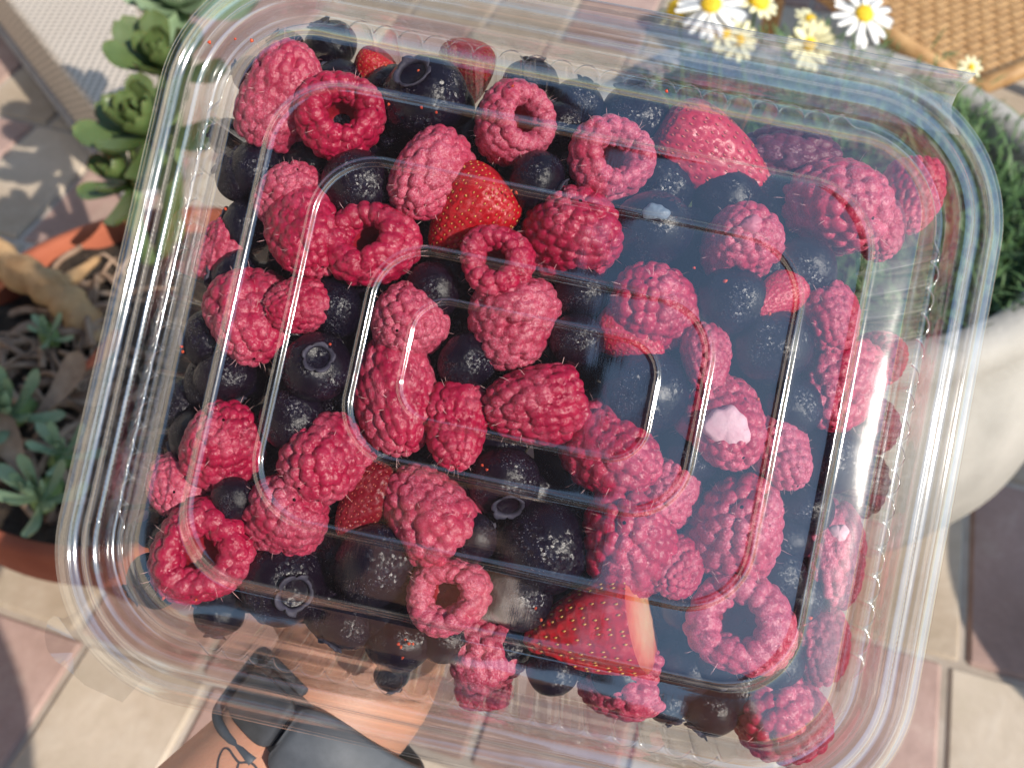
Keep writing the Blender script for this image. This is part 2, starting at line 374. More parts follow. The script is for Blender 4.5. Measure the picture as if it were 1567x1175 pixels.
V, F = tube([p for q in range(5) for p in [Vector((sc[q].x, sc[q].y, .012)).lerp(Vector((sc[(q + 1) % 5].x, sc[(q + 1) % 5].y, .012)), k / 8) for k in range(8)]] + [Vector((sc[0].x, sc[0].y, .012))], 0.0085, 10)
mesh_obj('piping', V, F, M['grey_frame'], seat)

# ------------------------------------------------------------------ pots
def lathe(profile, n=72):
    V, F = [], []
    for (r, z) in profile:
        for k in range(n):
            a = 2 * math.pi * k / n; V.append((r * math.cos(a), r * math.sin(a), z))
    for i in range(len(profile) - 1):
        for k in range(n):
            F.append((i * n + k, i * n + (k + 1) % n, (i + 1) * n + (k + 1) % n, (i + 1) * n + k))
    return V, F
def soil_disc(R, z, seed, mat, name, parent, amp=0.015):
    V, F = [(0, 0, z)], []; n, m = 48, 14
    for i in range(1, m + 1):
        for k in range(n):
            a = 2 * math.pi * k / n; r = R * i / m; x, y = r * math.cos(a), r * math.sin(a)
            V.append((x, y, z + amp * mnoise.noise(Vector((x * 25, y * 25, seed))) + 0.5 * amp * mnoise.noise(Vector((x * 70, y * 70, seed)))))
    for k in range(n): F.append((0, 1 + k, 1 + (k + 1) % n))
    for i in range(m - 1):
        for k in range(n):
            F.append((1 + i * n + k, 1 + (i + 1) * n + k, 1 + (i + 1) * n + (k + 1) % n, 1 + i * n + (k + 1) % n))
    return mesh_obj(name, V, F, mat, parent)
LPZ = 0.20
lp = at_z(225, 545, LPZ); lp.z = 0.008
lpot = empty('terracotta_pot', Matrix.Translation(lp) @ Matrix.Diagonal((.92, .92, 1, 1)))
tag(lpot, 'wide terracotta pot of soil and succulents left of the berry container', 'pot')
V, F = lathe([(0.0, 0), (0.13, 0), (0.135, 0.006), (0.178, 0.145), (0.192, 0.147), (0.197, 0.152), (0.2, 0.188), (0.197, 0.193), (0.188, 0.193), (0.185, 0.188), (0.172, 0.14), (0.17, 0.13), (0, 0.13)], 96)
mesh_obj('pot_wall', V, F, M['terra'], lpot)
soil_disc(0.186, 0.176, 3, M['soil'], 'soil', lpot)
opot = empty('shadow_caster', Matrix.Translation((.80, .20, .008))); tag(opot, 'added unseen pot on the right, put there to shade the paving', 'pot')  # unseen pot shape, added only to cast a shadow on the paving
V, F = lathe([(0, 0), (0.12, 0), (0.125, .006), (0.16, 0.2), (.172, .205), (.174, .25), (.162, .25), (.15, .2), (0, .2)], 64); mesh_obj('pot_wall', V, F, M['terra'], opot)
RPZ = 0.28
rp = at_z(1250, 262, RPZ); rp.z = 0.008
rpot = empty('concrete_planter', Matrix.Translation(rp))
tag(rpot, 'large pale grey round concrete planter holding the daisies on the right', 'planter')
V, F = lathe([(0, 0), (0.19, 0), (0.205, 0.006), (0.23, 0.04), (0.246, 0.09), (0.248, 0.14), (0.238, 0.19), (0.222, 0.232), (0.215, 0.245), (0.217, 0.252), (0.214, 0.264), (0.207, 0.271), (0.188, 0.271), (0.183, 0.264), (0.178, 0.24), (0.176, 0.18), (0, 0.18)], 96)
mesh_obj('planter_wall', V, F, M['conc'], rpot)
soil_disc(0.174, 0.215, 8, M['soil'], 'soil', rpot)

# ------------------------------------------------------------------ succulents and dry stems in the clay pot
def leaf_mesh(L, Wd, th, curl, mat, name, tip=0.15, nx=10, ny=6):
    V, F = [], []                                   # thick spoon-shaped leaf along +x, closed
    for side in (1, -1):
        for i in range(nx + 1):
            t = i / nx; w = Wd * (math.sin(math.pi * min(1, t * 0.62 + 0.0) ** 1.25) ** 0.8 * (1 - max(0, t - 0.8) ** 2 * 18) + 0.12 * (1 - t))
            w = max(w, 0.0006)
            for j in range(ny + 1):
                s = j / ny * 2 - 1
                zz = curl * t * t * L + 0.25 * Wd * s * s * 0.6 + side * th * (1 - s * s) * math.sin(math.pi * min(0.98, t * 0.93 + 0.06)) ** 0.5
                V.append((t * L, s * w * 0.5, zz))
    o = (nx + 1) * (ny + 1)
    for i in range(nx):
        for j in range(ny):
            a = i * (ny + 1) + j; F.append((a, a + ny + 1, a + ny + 2, a + 1)); F.append((o + a, o + a + 1, o + a + ny + 2, o + a + ny + 1))
    me = bpy.data.meshes.new(name); me.from_pydata(V, [], F); me.update(); me.polygons.foreach_set('use_smooth', [True] * len(me.polygons)); me.materials.append(mat)
    return me
def rosette(name, pos, base, n, leafme, tilt0, tilt1, scale, seed, label, axis=(0, 0, 1), mat_stem=None, stem_r=0.008):
    rr = random.Random(seed)
    root = empty(name, Matrix.Translation(base)); tag(root, label, 'succulent', 'succulents in the clay pot')
    v = pos - base
    V, F = tube(spline([(0, 0, 0), tuple(v * 0.5 + Vector((rr.uniform(-.01, .01), rr.uniform(-.01, .01), 0))), tuple(v)], 6), stem_r, 8)
    mesh_obj('stem', V, F, mat_stem or M['stem'], root)
    Q = Vector((0, 0, 1)).rotation_difference(Vector(axis).normalized()).to_matrix().to_4x4()
    for k in range(n):
        t = k / max(1, n - 1); a = k * 2.39996 + rr.uniform(-.15, .15)
        tilt = tilt0 + (tilt1 - tilt0) * t + rr.uniform(-.1, .1); s = scale * (1.0 - 0.5 * t) * rr.uniform(.9, 1.1)
        m = Matrix.Translation(v + Vector((0, 0, 0.012 * t))) @ Q @ Matrix.Rotation(a, 4, 'Z') @ Matrix.Rotation(-tilt, 4, 'Y') @ Matrix.Scale(s, 4)
        link('leaf', leafme, root, m)
    return root
LF1 = leaf_mesh(0.062, 0.036, 0.0035, 0.18, M['leaf_pale'], 'pale_leaf')
LF2 = leaf_mesh(0.050, 0.026, 0.0035, 0.25, M['leaf_succ'], 'green_leaf')
LF3 = leaf_mesh(0.045, 0.012, 0.0025, 0.3, M['leaf_pale'], 'slender_leaf')
def in_pot(px, py): 
    q = at_z(px, py, 0.155); return q
basep = at_z(270, 380, 0.175)
rosette('succulent', at_z(278, 22, 0.33), basep, 16, LF1, 0.15, 1.2, 1.15, 1, 'pale green succulent rosette with broad leaves at the top left, beside the stool', (0.1, -0.4, 1))
rosette('succulent', at_z(235, 215, 0.31), basep + Vector((-.01, -.01, 0)), 18, LF2, -0.1, 1.2, 1.15, 2, 'dark green succulent rosette reaching over the far rim of the clay pot', (-0.2, -0.3, 1))
rosette('succulent', at_z(205, 290, 0.27), basep + Vector((-.02, -.02, 0)), 14, LF2, -0.15, 1.1, 0.95, 3, 'small green succulent rosette lowest against the far rim of the clay pot', (-0.4, -0.2, 1))
rosette('succulent', at_z(258, 118, 0.32), basep + Vector((0.0, .01, 0)), 16, LF2, 0.0, 1.2, 1.1, 4, 'light green succulent rosette between the pale rosette and the dark one', (0.0, -0.3, 1), None)
rosette('succulent', at_z(66, 770, 0.215), at_z(80, 735, 0.17), 14, LF3, 0.1, 1.2, 0.9, 5, 'whitish green spiky rosette near the front rim of the clay pot', (0, -0.2, 1))
rosette('succulent', at_z(20, 640, 0.205), at_z(40, 625, 0.17), 16, LF3, 0.1, 1.2, 1.0, 6, 'olive spiky rosette at the left picture edge in the clay pot', (0.2, -0.2, 1))
rosette('succulent', at_z(100, 700, 0.2), at_z(100, 696, 0.17), 12, LF3, 0.1, 1.2, 0.7, 7, 'small grey green rosette amid dead twigs in the clay pot', (0.1, -0.2, 1))
rosette('succulent', at_z(78, 520, 0.2), at_z(78, 516, 0.17), 10, LF3, 0.1, 1.2, 0.55, 8, 'tiny pale rosette below the thick dry branch', (0.1, -0.2, 1))
br = tag(empty('dry_branch', Matrix.Translation(at_z(60, 440, 0.16))), 'thick tan dry branch lying across the clay pot', 'branch')
o0 = br.location
V, F = tube([p - o0 for p in spline([at_z(-60, 350, 0.225), at_z(10, 405, 0.215), at_z(75, 440, 0.21), at_z(120, 480, 0.195), at_z(150, 530, 0.178)], 6)], [0.015 + 0.002 * math.sin(i * 1.7) for i in range(25)], 12)
mesh_obj('bark', V, F, M['twig'], br)
V, F = tube([p - o0 for p in spline([at_z(75, 440, 0.21), at_z(110, 425, 0.21), at_z(150, 395, 0.205)], 5)], [0.009, .008, .008, .007, .007, .006, .006, .005, .004, .004, .003], 8)
mesh_obj('side_twig', V, F, M['twig'], br)
rr = random.Random(4)
parts = []
for k in range(220):                                    # litter of dead stems: nobody could count it
    px, py = rr.uniform(-60, 200), rr.uniform(420, 820)
    p = at_z(px, py, 0.186); a = rr.uniform(0, 6.28); L = rr.uniform(.02, .06); d = Vector((math.cos(a), math.sin(a), rr.uniform(-.1, .35)))
    if (p.xy - lp.xy).length > 0.135: continue
    parts.append(tube(spline([p, p + d * L * .5 + Vector((0, 0, .006)), p + d * L + Vector((rr.uniform(-.01, .01), rr.uniform(-.01, .01), -.003))], 4), rr.uniform(.0012, .0034), 6))
V, F = join_parts(parts); tag(mesh_obj('dead_stem_litter', V, F, M['dead']), 'brown dead stems and twigs littering the clay pot soil', 'litter', kind='stuff')
LF4 = leaf_mesh(0.05, 0.022, 0.001, 0.35, M['rust'], 'rusty_leaf'); LF5 = leaf_mesh(0.055, 0.026, 0.001, 0.3, M['dead'], 'dead_leaf')
for (px, py, a, me, s, lab) in [(120, 572, 0.5, LF4, 0.9, 'orange withered leaf below the thick dry branch'), (-12, 455, 0.9, LF4, .5, 'small red leaf at the left picture edge in the clay pot'),
                          (60, 640, 0.9, LF5, 1, 'brown dead leaf upper one among the twigs'), (110, 610, -0.3, LF5, 1, 'tan dead leaf touching the container edge'), (40, 730, 2.2, LF5, .9, 'curled brown dead leaf above the front rosettes')]:
    q = at_z(px, py, 0.196); o = link('withered_leaf', me, None, Matrix.Translation(q) @ Matrix.Rotation(a, 4, 'Z') @ Matrix.Rotation(-.2, 4, 'Y') @ Matrix.Scale(s, 4))
    tag(o, lab, 'leaf', 'withered leaves in the clay pot')

# ------------------------------------------------------------------ daisies in the concrete planter
plant = empty('daisy_plant', Matrix.Translation(rp + Vector((0, 0, 0.21))))
tag(plant, 'daisy plant with feathery green leaves, white and cream flowers', 'plant')
PI_ = plant.matrix_world.inverted() if False else Matrix.Translation(-(rp + Vector((0, 0, 0.21))))
def blade(p, d, L, w, V, F, rr):
    side = d.cross(Vector((0, 0, 1))); side = side.normalized() if side.length > 1e-4 else Vector((1, 0, 0))
    o = len(V); drop = Vector((0, 0, -L * rr.uniform(0, .35)))
    for t, ww in ((0, .5), (.5, 1.0), (1, .15)):
        c = p + d * (L * t) + drop * t * t
        V += [c - side * w * ww, c + side * w * ww]
    F += [(o, o + 2, o + 3, o + 1), (o + 2, o + 4, o + 5, o + 3)]
rr = random.Random(11)
V, F = [], []
for k in range(620):
    a = rr.uniform(0, 6.283); r = 0.178 * math.sqrt(rr.random()); base = Vector((r * math.cos(a), r * math.sin(a), 0.008))
    lean = Vector((math.cos(a), math.sin(a), 0)) * (r / 0.178) * 0.55 + Vector((rr.uniform(-.4, .4), rr.uniform(-.4, .4), 0))
    d = (lean + Vector((0, 0, 1))).normalized(); H = rr.uniform(.04, .10)
    if r > .15: H *= .75
    blade(base, d, H, .0007, V, F, rr)
    for s in range(16):
        t = rr.uniform(.25, 1); p = base + d * H * t
        ld = (d * .7 + Vector((rr.uniform(-1, 1), rr.uniform(-1, 1), rr.uniform(-.4, .6)))).normalized()
        blade(p, ld, rr.uniform(.008, .024), rr.uniform(.0006, .0012), V, F, rr)
fo = mesh_obj('foliage', V, F, M['leaf_fern'], plant, smooth=False); fo['kind'] = 'stuff'
def petal_mesh(L, w, mat, name):
    V, F = [], []; n = 6
    for i in range(n + 1):
        t = i / n; ww = w * (0.35 + 0.65 * math.sin(math.pi * min(.96, t * .8 + .1)) ** .7) * (1 if t < .9 else .75)
        z = -0.12 * L * t * t
        V += [(L * t, -ww / 2, z + .0006), (L * t, 0, z), (L * t, ww / 2, z + .0006), (L * t, 0, z - .0007)]
    for i in range(n):
        a = i * 4
        for j in range(4): F.append((a + j, a + 4 + j, a + 4 + (j + 1) % 4, a + (j + 1) % 4))
    F.append((n * 4 + 0, n * 4 + 1, n * 4 + 2, n * 4 + 3))
    me = bpy.data.meshes.new(name); me.from_pydata(V, [], F); me.update(); me.polygons.foreach_set('use_smooth', [True] * len(me.polygons)); me.materials.append(mat); return me
PW_, PC_ = petal_mesh(.017, .0055, M['petal'], 'white_petal'), petal_mesh(.0125, .0065, M['petal_cream'], 'cream_petal')
def disc_mesh(r):
    V, F = lathe([(r, -0.001), (r * .98, .0012), (r * .8, .0028), (r * .5, .0038), (r * .2, .0042), (0.0001, .0042)], 20)
    me = bpy.data.meshes.new('disc'); me.from_pydata(V, [], F); me.update(); me.polygons.foreach_set('use_smooth', [True] * len(me.polygons)); me.materials.append(M['disc']); return me
DM = disc_mesh(.0062)
def daisy(px, py, z, s, axis, pet, npet, seed, open_=0.0, disc_s=1.0):
    rr = random.Random(seed); c = at_z(px, py, z); cl = PI_ @ c
    ax = Vector(axis).normalized(); Q = Vector((0, 0, 1)).rotation_difference(ax).to_matrix().to_4x4()
    m = Matrix.Translation(cl) @ Q @ Matrix.Scale(s, 4)
    fl = bpy.data.objects.new('flower', DM); COL.objects.link(fl); fl.parent = plant
    fl.matrix_basis = m @ Matrix.Scale(disc_s, 4)
    for k in range(npet):
        a = 2 * math.pi * k / npet + rr.uniform(-.09, .09)
        o = link('petal', pet, fl, Matrix.Scale(1 / disc_s, 4) @ Matrix.Rotation(a, 4, 'Z') @ Matrix.Translation((.0042, 0, -.0005 * (k % 2))) @ Matrix.Rotation(-open_ + rr.uniform(-.16, .12), 4, 'Y') @ Matrix.Scale(rr.uniform(.88, 1.08), 4))
    root = Vector((cl.x * .75, cl.y * .75 - .01, 0.0))
    V, F = tube([p - cl for p in spline([root, (root + cl) * .5 + Vector((rr.uniform(-.012, .012), .008, 0)), cl - ax * .002 * s], 6)], 0.0012, 6)
    st = mesh_obj('flower_stem', V, F, M['stem'], plant); st.location = cl
FZ = 0.36
daisy(1322, 22, .37, 1.25, (.15, -.55, 1), PW_, 17, 1)
daisy(1088, 8, .38, 1.35, (-.1, -.35, 1), PW_, 19, 2)
daisy(1038, 14, .37, 1.0, (-.6, -.4, 1), PC_, 9, 3, disc_s=1.5)
daisy(1104, 46, .36, 1.0, (.1, -.6, .8), PC_, 10, 4, disc_s=1.3)
daisy(1160, 2, .37, 1.1, (.3, -.3, 1), PC_, 12, 5, disc_s=1.4)
daisy(1238, 68, .35, 1.25, (.1, -.9, .5), PC_, 15, 6, open_=.5, disc_s=.7)
daisy(1486, 103, .34, .62, (.2, -.7, .8), PC_, 9, 7, disc_s=.8)
daisy(1130, 62, .35, 1.0, (0, -.8, .6), PC_, 12, 8, disc_s=.8)
daisy(1240, 30, .36, .8, (0.3, -.2, 1), PC_, 12, 12)

# ------------------------------------------------------------------ woven cane chair far right
chair = empty('rattan_chair'); 
tag(chair, 'tan woven rattan chair seat behind the concrete planter, top right', 'chair')
CZ = 0.16
o = at_z(1478, -18, CZ); chair.location = o
ex = (at_z(1578, 40, CZ) - o).normalized(); ex.z = 0; ex.normalize(); ey = Vector((-ex.y, ex.x, 0))
pitch = 0.0125; N1 = 26
def weave(along, across, i, L, ph):
    pts = []
    for k in range(int(L / pitch * 2) + 1):
        s = -L / 2 + k * pitch / 2
        pts.append(along * s + across * (i * pitch) + Vector((0, 0, 0.0022 * math.cos(math.pi * (s / pitch + i + ph)))))
    V, F = [], []
    w = pitch * 0.42
    for k, p in enumerate(pts):
        for (aw, h) in ((-1, -.3), (-.6, .8), (.6, .8), (1, -.3)): V.append(p + across * (w * aw) + Vector((0, 0, .0012 * h)))
    for k in range(len(pts) - 1):
        for j in range(4): F.append((k * 4 + j, k * 4 + (j + 1) % 4, k * 4 + 4 + (j + 1) % 4, k * 4 + 4 + j))
    return V, F
for i in range(-N1 // 2, N1 // 2):
    V, F = weave(ex, ey, i, pitch * N1, 0); mesh_obj('strand', V, F, M['rattan'], chair)
    V, F = weave(ey, ex, i, pitch * N1, 1); mesh_obj('strand', V, F, M['rattan'], chair)
hw = pitch * N1 / 2
ring = [ex * (hw * x) + ey * (hw * y) for x, y in ((-1, -1), (1, -1), (1, 1), (-1, 1))]
for i in range(4):
    V, F = tube([ring[i], ring[(i + 1) % 4]], 0.011, 10); mesh_obj('seat_rail', V, F, M['rattan'], chair)
    V, F = tube([ring[i] * .98 - Vector((0, 0, .005)), ring[i] * .98 - Vector((0, 0, CZ - .008))], 0.012, 10); mesh_obj('leg', V, F, M['rattan'], chair)

# ------------------------------------------------------------------ the clear container
NL, NS, NC = 206, 168, 26
def rrect(hx, hy, r, scal=None, ref=None):
    """closed rounded rectangle, constant vertex count; scal(s, L) gives an outward offset on straight runs"""
    pts = []
    def side(p0, p1, n, nrm):
        L = math.hypot(p1[0] - p0[0], p1[1] - p0[1])
        for k in range(n):
            t = k / n; o = scal(t, n) if scal else 0
            pts.append((p0[0] + (p1[0] - p0[0]) * t + nrm[0] * o, p0[1] + (p1[1] - p0[1]) * t + nrm[1] * o))
    def arc(cx, cy_, a0):
        for k in range(NC):
            a = a0 + math.pi / 2 * k / NC; pts.append((cx + r * math.cos(a), cy_ + r * math.sin(a)))
    side((hx, -hy + r), (hx, hy - r), NS, (1, 0)); arc(hx - r, hy - r, 0)
    side((hx - r, hy), (-hx + r, hy), NL, (0, 1)); arc(-hx + r, hy - r, math.pi / 2)
    side((-hx, hy - r), (-hx, -hy + r), NS, (-1, 0)); arc(-hx + r, -hy + r, math.pi)
    side((-hx + r, -hy), (hx - r, -hy), NL, (0, -1)); arc(hx - r, -hy + r, 1.5 * math.pi)
    return pts
def chaikin(P, it=2):
    for _ in range(it):
        Q = [P[0]]
        for a, b in zip(P, P[1:]):
            Q.append(tuple(.75 * x + .25 * y for x, y in zip(a, b))); Q.append(tuple(.25 * x + .75 * y for x, y in zip(a, b)))
        Q.append(P[-1]); P = Q
    return P
def crease_of(prof, k=0.24, lo=7):
    out = [0.0]
    for a, b, c in zip(prof, prof[1:], prof[2:]):
        u = math.atan2(b[3] - a[3], b[0] - a[0]); w = math.atan2(c[3] - b[3], c[0] - b[0]); d = abs((w - u + math.pi) % (2 * math.pi) - math.pi)
        out.append(min(.3, max(0, math.degrees(d) - lo) / 40 * k))
    return out + [0.10]
def set_crease(o, vals, n, extra):
    at_ = o.data.attributes.new('crease', 'FLOAT', 'POINT'); a = np.repeat(np.array([0.0] * extra + vals), n); a = np.r_[a, np.zeros(len(o.data.vertices) - len(a))]
    at_.data.foreach_set('value', a)
def loft(loops, cap):
    V, F = [], []; n = len(loops[0])
    L0 = loops[0]; c0 = (sum(v[0] for v in L0) / n, sum(v[1] for v in L0) / n)
    if cap: loops = [[(v[0] * q, v[1] * q, v[2]) for v in L0] for q in (.02, .25, .5, .75)] + loops; L0 = loops[0]
    for L in loops: V += L
    for i in range(len(loops) - 1):
        for k in range(n): F.append((i * n + k, (i + 1) * n + k, (i + 1) * n + (k + 1) % n, i * n + (k + 1) % n))
    if cap:
        c = len(V); z = sum(v[2] for v in loops[0]) / n; V.append((0, 0, z))
        for k in range(n): F.append((c, k, (k + 1) % n))
    return V, F
cont = empty('berry_container', BOX)
tag(cont, 'clear plastic clamshell container full of frozen berries held in a hand', 'container')
# lid profile (half length, half width, corner radius, height) in mm, from the middle outwards
def bead(hx, hy, r, z, h, w):
    return [(hx - w, hy - w, r - w, z), (hx - .55 * w, hy - .55 * w, r - .55 * w, z + .15 * h), (hx - .3 * w, hy - .3 * w, r - .3 * w, z + h), (hx + .3 * w, hy + .3 * w, r + .3 * w, z + h), (hx + .55 * w, hy + .55 * w, r + .55 * w, z + .15 * h), (hx + w, hy + w, r + w, z)]
lid_prof = [(20, 8, 4, 2.6)] + bead(31.2, 15.2, 9, 2.6, .6, 1.2) + [(38, 22, 12, 2.6)] + bead(43, 26.8, 14, 2.6, .9, 1.9) + [(52, 36, 15, 2.5)] + bead(62, 46.4, 16, 2.4, .9, 1.9) + [
            (74, 60.4, 17.5, 2.4), (75.6, 62.0, 18, 2.6), (76.6, 63.0, 18, 3.2), (77.5, 63.9, 18, 2.2), (78.2, 64.7, 18, .2), (79.2, 65.8, 18.6, -.6), (81.0, 67.8, 19, -.68), (83.4, 70.3, 19, -.85), (85.6, 72.6, 19, -1.1),
            (87.6, 74.6, 18.8, -1.42), (89.2, 76.2, 18.8, -1.85), (90.2, 77.2, 19.2, -2.9), (92.6, 79.6, 21.5, -6.4), (95.4, 82.4, 24.2, -9.2), (96.4, 83.4, 25.2, -9.8), (97.8, 84.8, 26.6, -10.0), (98.8, 85.8, 27.5, -9.2), (99.6, 86.6, 28.3, -5.6), (100.6, 87.6, 29.3, -4.6), (103.0, 90.0, 31.6, -4.4), (104.0, 91.0, 32.6, -5.2), (104.6, 91.6, 33.2, -7.2), (105.6, 92.6, 34.1, -7.6), (107.2, 94.2, 35.7, -7.2), (108.3, 95.3, 36.8, -5.6), (109.6, 96.6, 38.0, -7.2), (112.2, 99.2, 40.5, -7.6), (112.6, 99.6, 40.9, -8.4)]
lp_ = chaikin(lid_prof, 2)
loops = []
for (hx, hy, r, z) in lp_:
    ser = (lambda t, n: 0.3 * (1 if int(round(t * n)) % 2 == 0 else 0)) if 99.4 < hx < 103.4 else None
    wob = 0.12 if hx > 100 else 0.0
    L = rrect(hx, hy, r, ser)
    loops.append([(x * .001, y * .001, (z + wob * mnoise.noise(Vector((x * .05, y * .05, 3)))) * .001) for x, y in L])
V, F = loft(loops, True)
lid = mesh_obj('lid', V, F, M['plastic'], cont); set_crease(lid, crease_of(lp_), len(loops[0]), 4)
# base: flange, scalloped edge, fluted wall, bottom
FP = 10                                              # vertices per flute
def fl(amp):
    def f(t, n):
        k = t * n; e = min(1, max(0, min(k, n - k) / 6.0)); return amp * e * (abs(math.sin(math.pi * k / FP)) ** 0.6)
    return f
base_prof = [(112.2, 99.2, 40.5, -9.3, 0.0), (111.8, 98.8, 40.1, -8.4, 0.0), (109.6, 96.6, 38.0, -8.0, 0.0), (108.3, 95.3, 36.8, -6.5, 0.0), (107.2, 94.2, 35.7, -8.0, 0.0), (105.6, 92.6, 34.1, -8.4, 0.0), (104.5, 91.5, 33.1, -8.0, 0.0), (103.7, 90.7, 32.3, -6.0, 0.0), (102.7, 89.7, 31.3, -5.3, 0.0), (100.9, 87.9, 29.6, -5.5, 0.0), (100.3, 87.3, 29.0, -7.0, 0.0), (99.9, 86.9, 28.6, -12.4, 0.0), (99.7, 86.7, 28.4, -13.4, 0.4), (98.0, 85.0, 26.8, -13.5, 2.0), (97.2, 84.2, 26.0, -13.4, 2.7), (96.9, 83.9, 25.7, -11.6, 2.8), (96.4, 83.4, 25.2, -11.2, 2.8), (95.9, 82.9, 24.7, -11.8, 2.8), (95.6, 82.6, 24.4, -14.4, 2.7), (94.4, 81.4, 23.3, -21.0, 2.5), (92.0, 79.0, 20.9, -31.0, 2.1), (89.6, 76.6, 18.6, -40.0, 1.5), (88.6, 75.6, 17.6, -43.5, 0.9), (86.4, 73.4, 15.5, -46.0, 0.3), (83.0, 70.0, 12.2, -46.8, 0.0), (72.0, 59.0, 14.0, -46.4, 0.0), (68.0, 55.0, 9.0, -45.0, 0.0), (40.0, 27.0, 9.0, -45.0, 0.0)]
bp_ = chaikin(base_prof, 2)[::-1]; loops = []
for (hx, hy, r, z, am) in bp_:
    loops.append([(x * .001, y * .001, z * .001) for x, y in rrect(hx, hy, r, fl(am) if am > .05 else None)])
V, F = loft(loops, True)
bs = mesh_obj('base', V, F, M['plastic'], cont); set_crease(bs, crease_of(bp_, .2), len(loops[0]), 4)
# hinge strip along the top edge, with its flared end at the right corner
V, F = [], []
prof = [(86.0, -8.9), (90.0, -9.0), (93.0, -8.6), (96.0, -7.2), (97.4, -5.2), (98.4, -3.4), (99.4, -2.8), (100.4, -3.2), (101.0, -5.0), (101.4, -8.5), (100.8, -10.6)]
xs = [-76 + 173 * k / 60 for k in range(61)]
for k, x in enumerate(xs):
    e = max(0, x - 86) / 8.0
    for (y, z) in prof: V.append((x * .001 - .0035 * min(1, e) * math.sin(math.pi * min(1, max(0, (y - 86) / 15.4))), y * .001, (z + .3 * math.sin(x * .13)) * .001))
n = len(prof)
for k in range(60):
    for j in range(n - 1): F.append((k * n + j, k * n + j + 1, (k + 1) * n + j + 1, (k + 1) * n + j))
hg = mesh_obj('hinge', V, F, M['plastic'], cont); at_ = hg.data.attributes.new('crease', 'FLOAT', 'POINT'); at_.data.foreach_set('value', np.array([(.55 if k in (0, 60) else .12 if k in (1, 59) else 0) + (.10 if j in (5, 7) else .2 if j == n - 1 else 0) for k in range(61) for j in range(n)]))
# thin opening tab at the lower left corner
out = [(-84, -100), (-94, -97.6), (-100.5, -94.8), (-103.5, -93.6), (-105.5, -91), (-107.4, -88), (-107.8, -84.5), (-106, -82.4), (-103.4, -82.6), (-99, -79), (-92, -84), (-80, -93)]
c = (-97, -89); V = [(c[0] * .001, c[1] * .001, -.0112)] + [(x * .001, y * .001, -.0116 + .0009 * math.sin(i * 1.9)) for i, (x, y) in enumerate(out)]
F = [(0, 1 + i, 1 + (i + 1) % len(out)) for i in range(len(out))]
tb = mesh_obj('opening_tab', [(x * 1.03, y * 1.03, z) for x, y, z in V], F, M['plastic'], cont)

# ------------------------------------------------------------------ berry meshes
def revolve_berry(seed, prof, dd, amp, nth, ns, cav=0.0, lump=0.06, flat=None):
    """profile of revolution covered with drupelets; returns verts, faces, cavity face flags. opening looks along +z"""
    rs = np.random.RandomState(seed)
    P = np.array(spline([Vector((r, 0, z)) for r, z in prof], 14)); P = P[:, [0, 2]]
    seg = np.r_[0, np.cumsum(np.linalg.norm(np.diff(P, axis=0), axis=1))]; T = seg[-1]
    s = np.linspace(0, T, ns); R = np.interp(s, seg, P[:, 0]); Z = np.interp(s, seg, P[:, 1]); R = np.maximum(R, 1e-4)
    dR = np.gradient(R, s); dZ = np.gradient(Z, s); nR, nZ = dZ, -dR          # outward normal
    ln = np.hypot(nR, nZ); nR, nZ = nR / ln, nZ / ln
    th = np.linspace(0, 2 * np.pi, nth, endpoint=False)
    X = np.stack([np.outer(R, np.cos(th)), np.outer(R, np.sin(th)), np.outer(Z, np.ones(nth))], -1)
    Nn = np.stack([np.outer(nR, np.cos(th)), np.outer(nR, np.sin(th)), np.outer(nZ, np.ones(nth))], -1)
    s_end = T * (1 - cav)
    C, Rs = [], []; row = 0; sc = dd * .3
    while sc < s_end:
        r = np.interp(sc, s, R); n = max(1, int(round(2 * np.pi * r / dd)))
        for k in range(n):
            a = 2 * np.pi * (k + .5 * (row % 2)) / n + rs.uniform(-.24, .24) * dd / max(r, dd); sj = sc + rs.uniform(-.2, .2) * dd
            rr_ = np.interp(sj, s, R); C.append((rr_ * np.cos(a), rr_ * np.sin(a), np.interp(sj, s, Z))); Rs.append(dd * rs.uniform(.53, .72))
        sc += dd * .86; row += 1
    C = np.array(C); Rs = np.array(Rs)
    D = np.linalg.norm(X[:, :, None, :] - C[None, None], axis=-1) / Rs
    H = np.sqrt(np.clip(1 - D * D, 0, None)).max(-1)
    fade = np.ones(ns); fade[s > s_end] = np.clip(1 - (s[s > s_end] - s_end) / (dd * .8), .12, 1)
    X = X + Nn * (amp * dd * H * fade[:, None])[..., None]
    ph = rs.uniform(0, 6.28, 6)
    k1 = 1 + lump * (np.sin(2 * th + ph[0])[None] * .6 + np.sin(3 * th + ph[1])[None] * .5 + np.sin(th + ph[2] + Z[:, None] * 2) * .8)
    X[..., 0] *= k1; X[..., 1] *= k1
    X[..., 2] += lump * .9 * np.sin(th + ph[3])[None] * R[:, None]
    X[..., 0] += lump * .8 * np.sin(Z * 2 + ph[4])[:, None]
    V = [tuple(v) for v in X.reshape(-1, 3)]; F = []; flags = []
    for i in range(ns - 1):
        for k in range(nth):
            F.append((i * nth + k, i * nth + (k + 1) % nth, (i + 1) * nth + (k + 1) % nth, (i + 1) * nth + k)); flags.append(s[i] > s_end + dd * .25)
    return V, F, flags
def make_mesh(name, V, F, mats, flags=None):
    me = bpy.data.meshes.new(name); me.from_pydata(V, [], F); me.update(); me.polygons.foreach_set('use_smooth', [True] * len(F))
    for m in mats: me.materials.append(m)
    return me
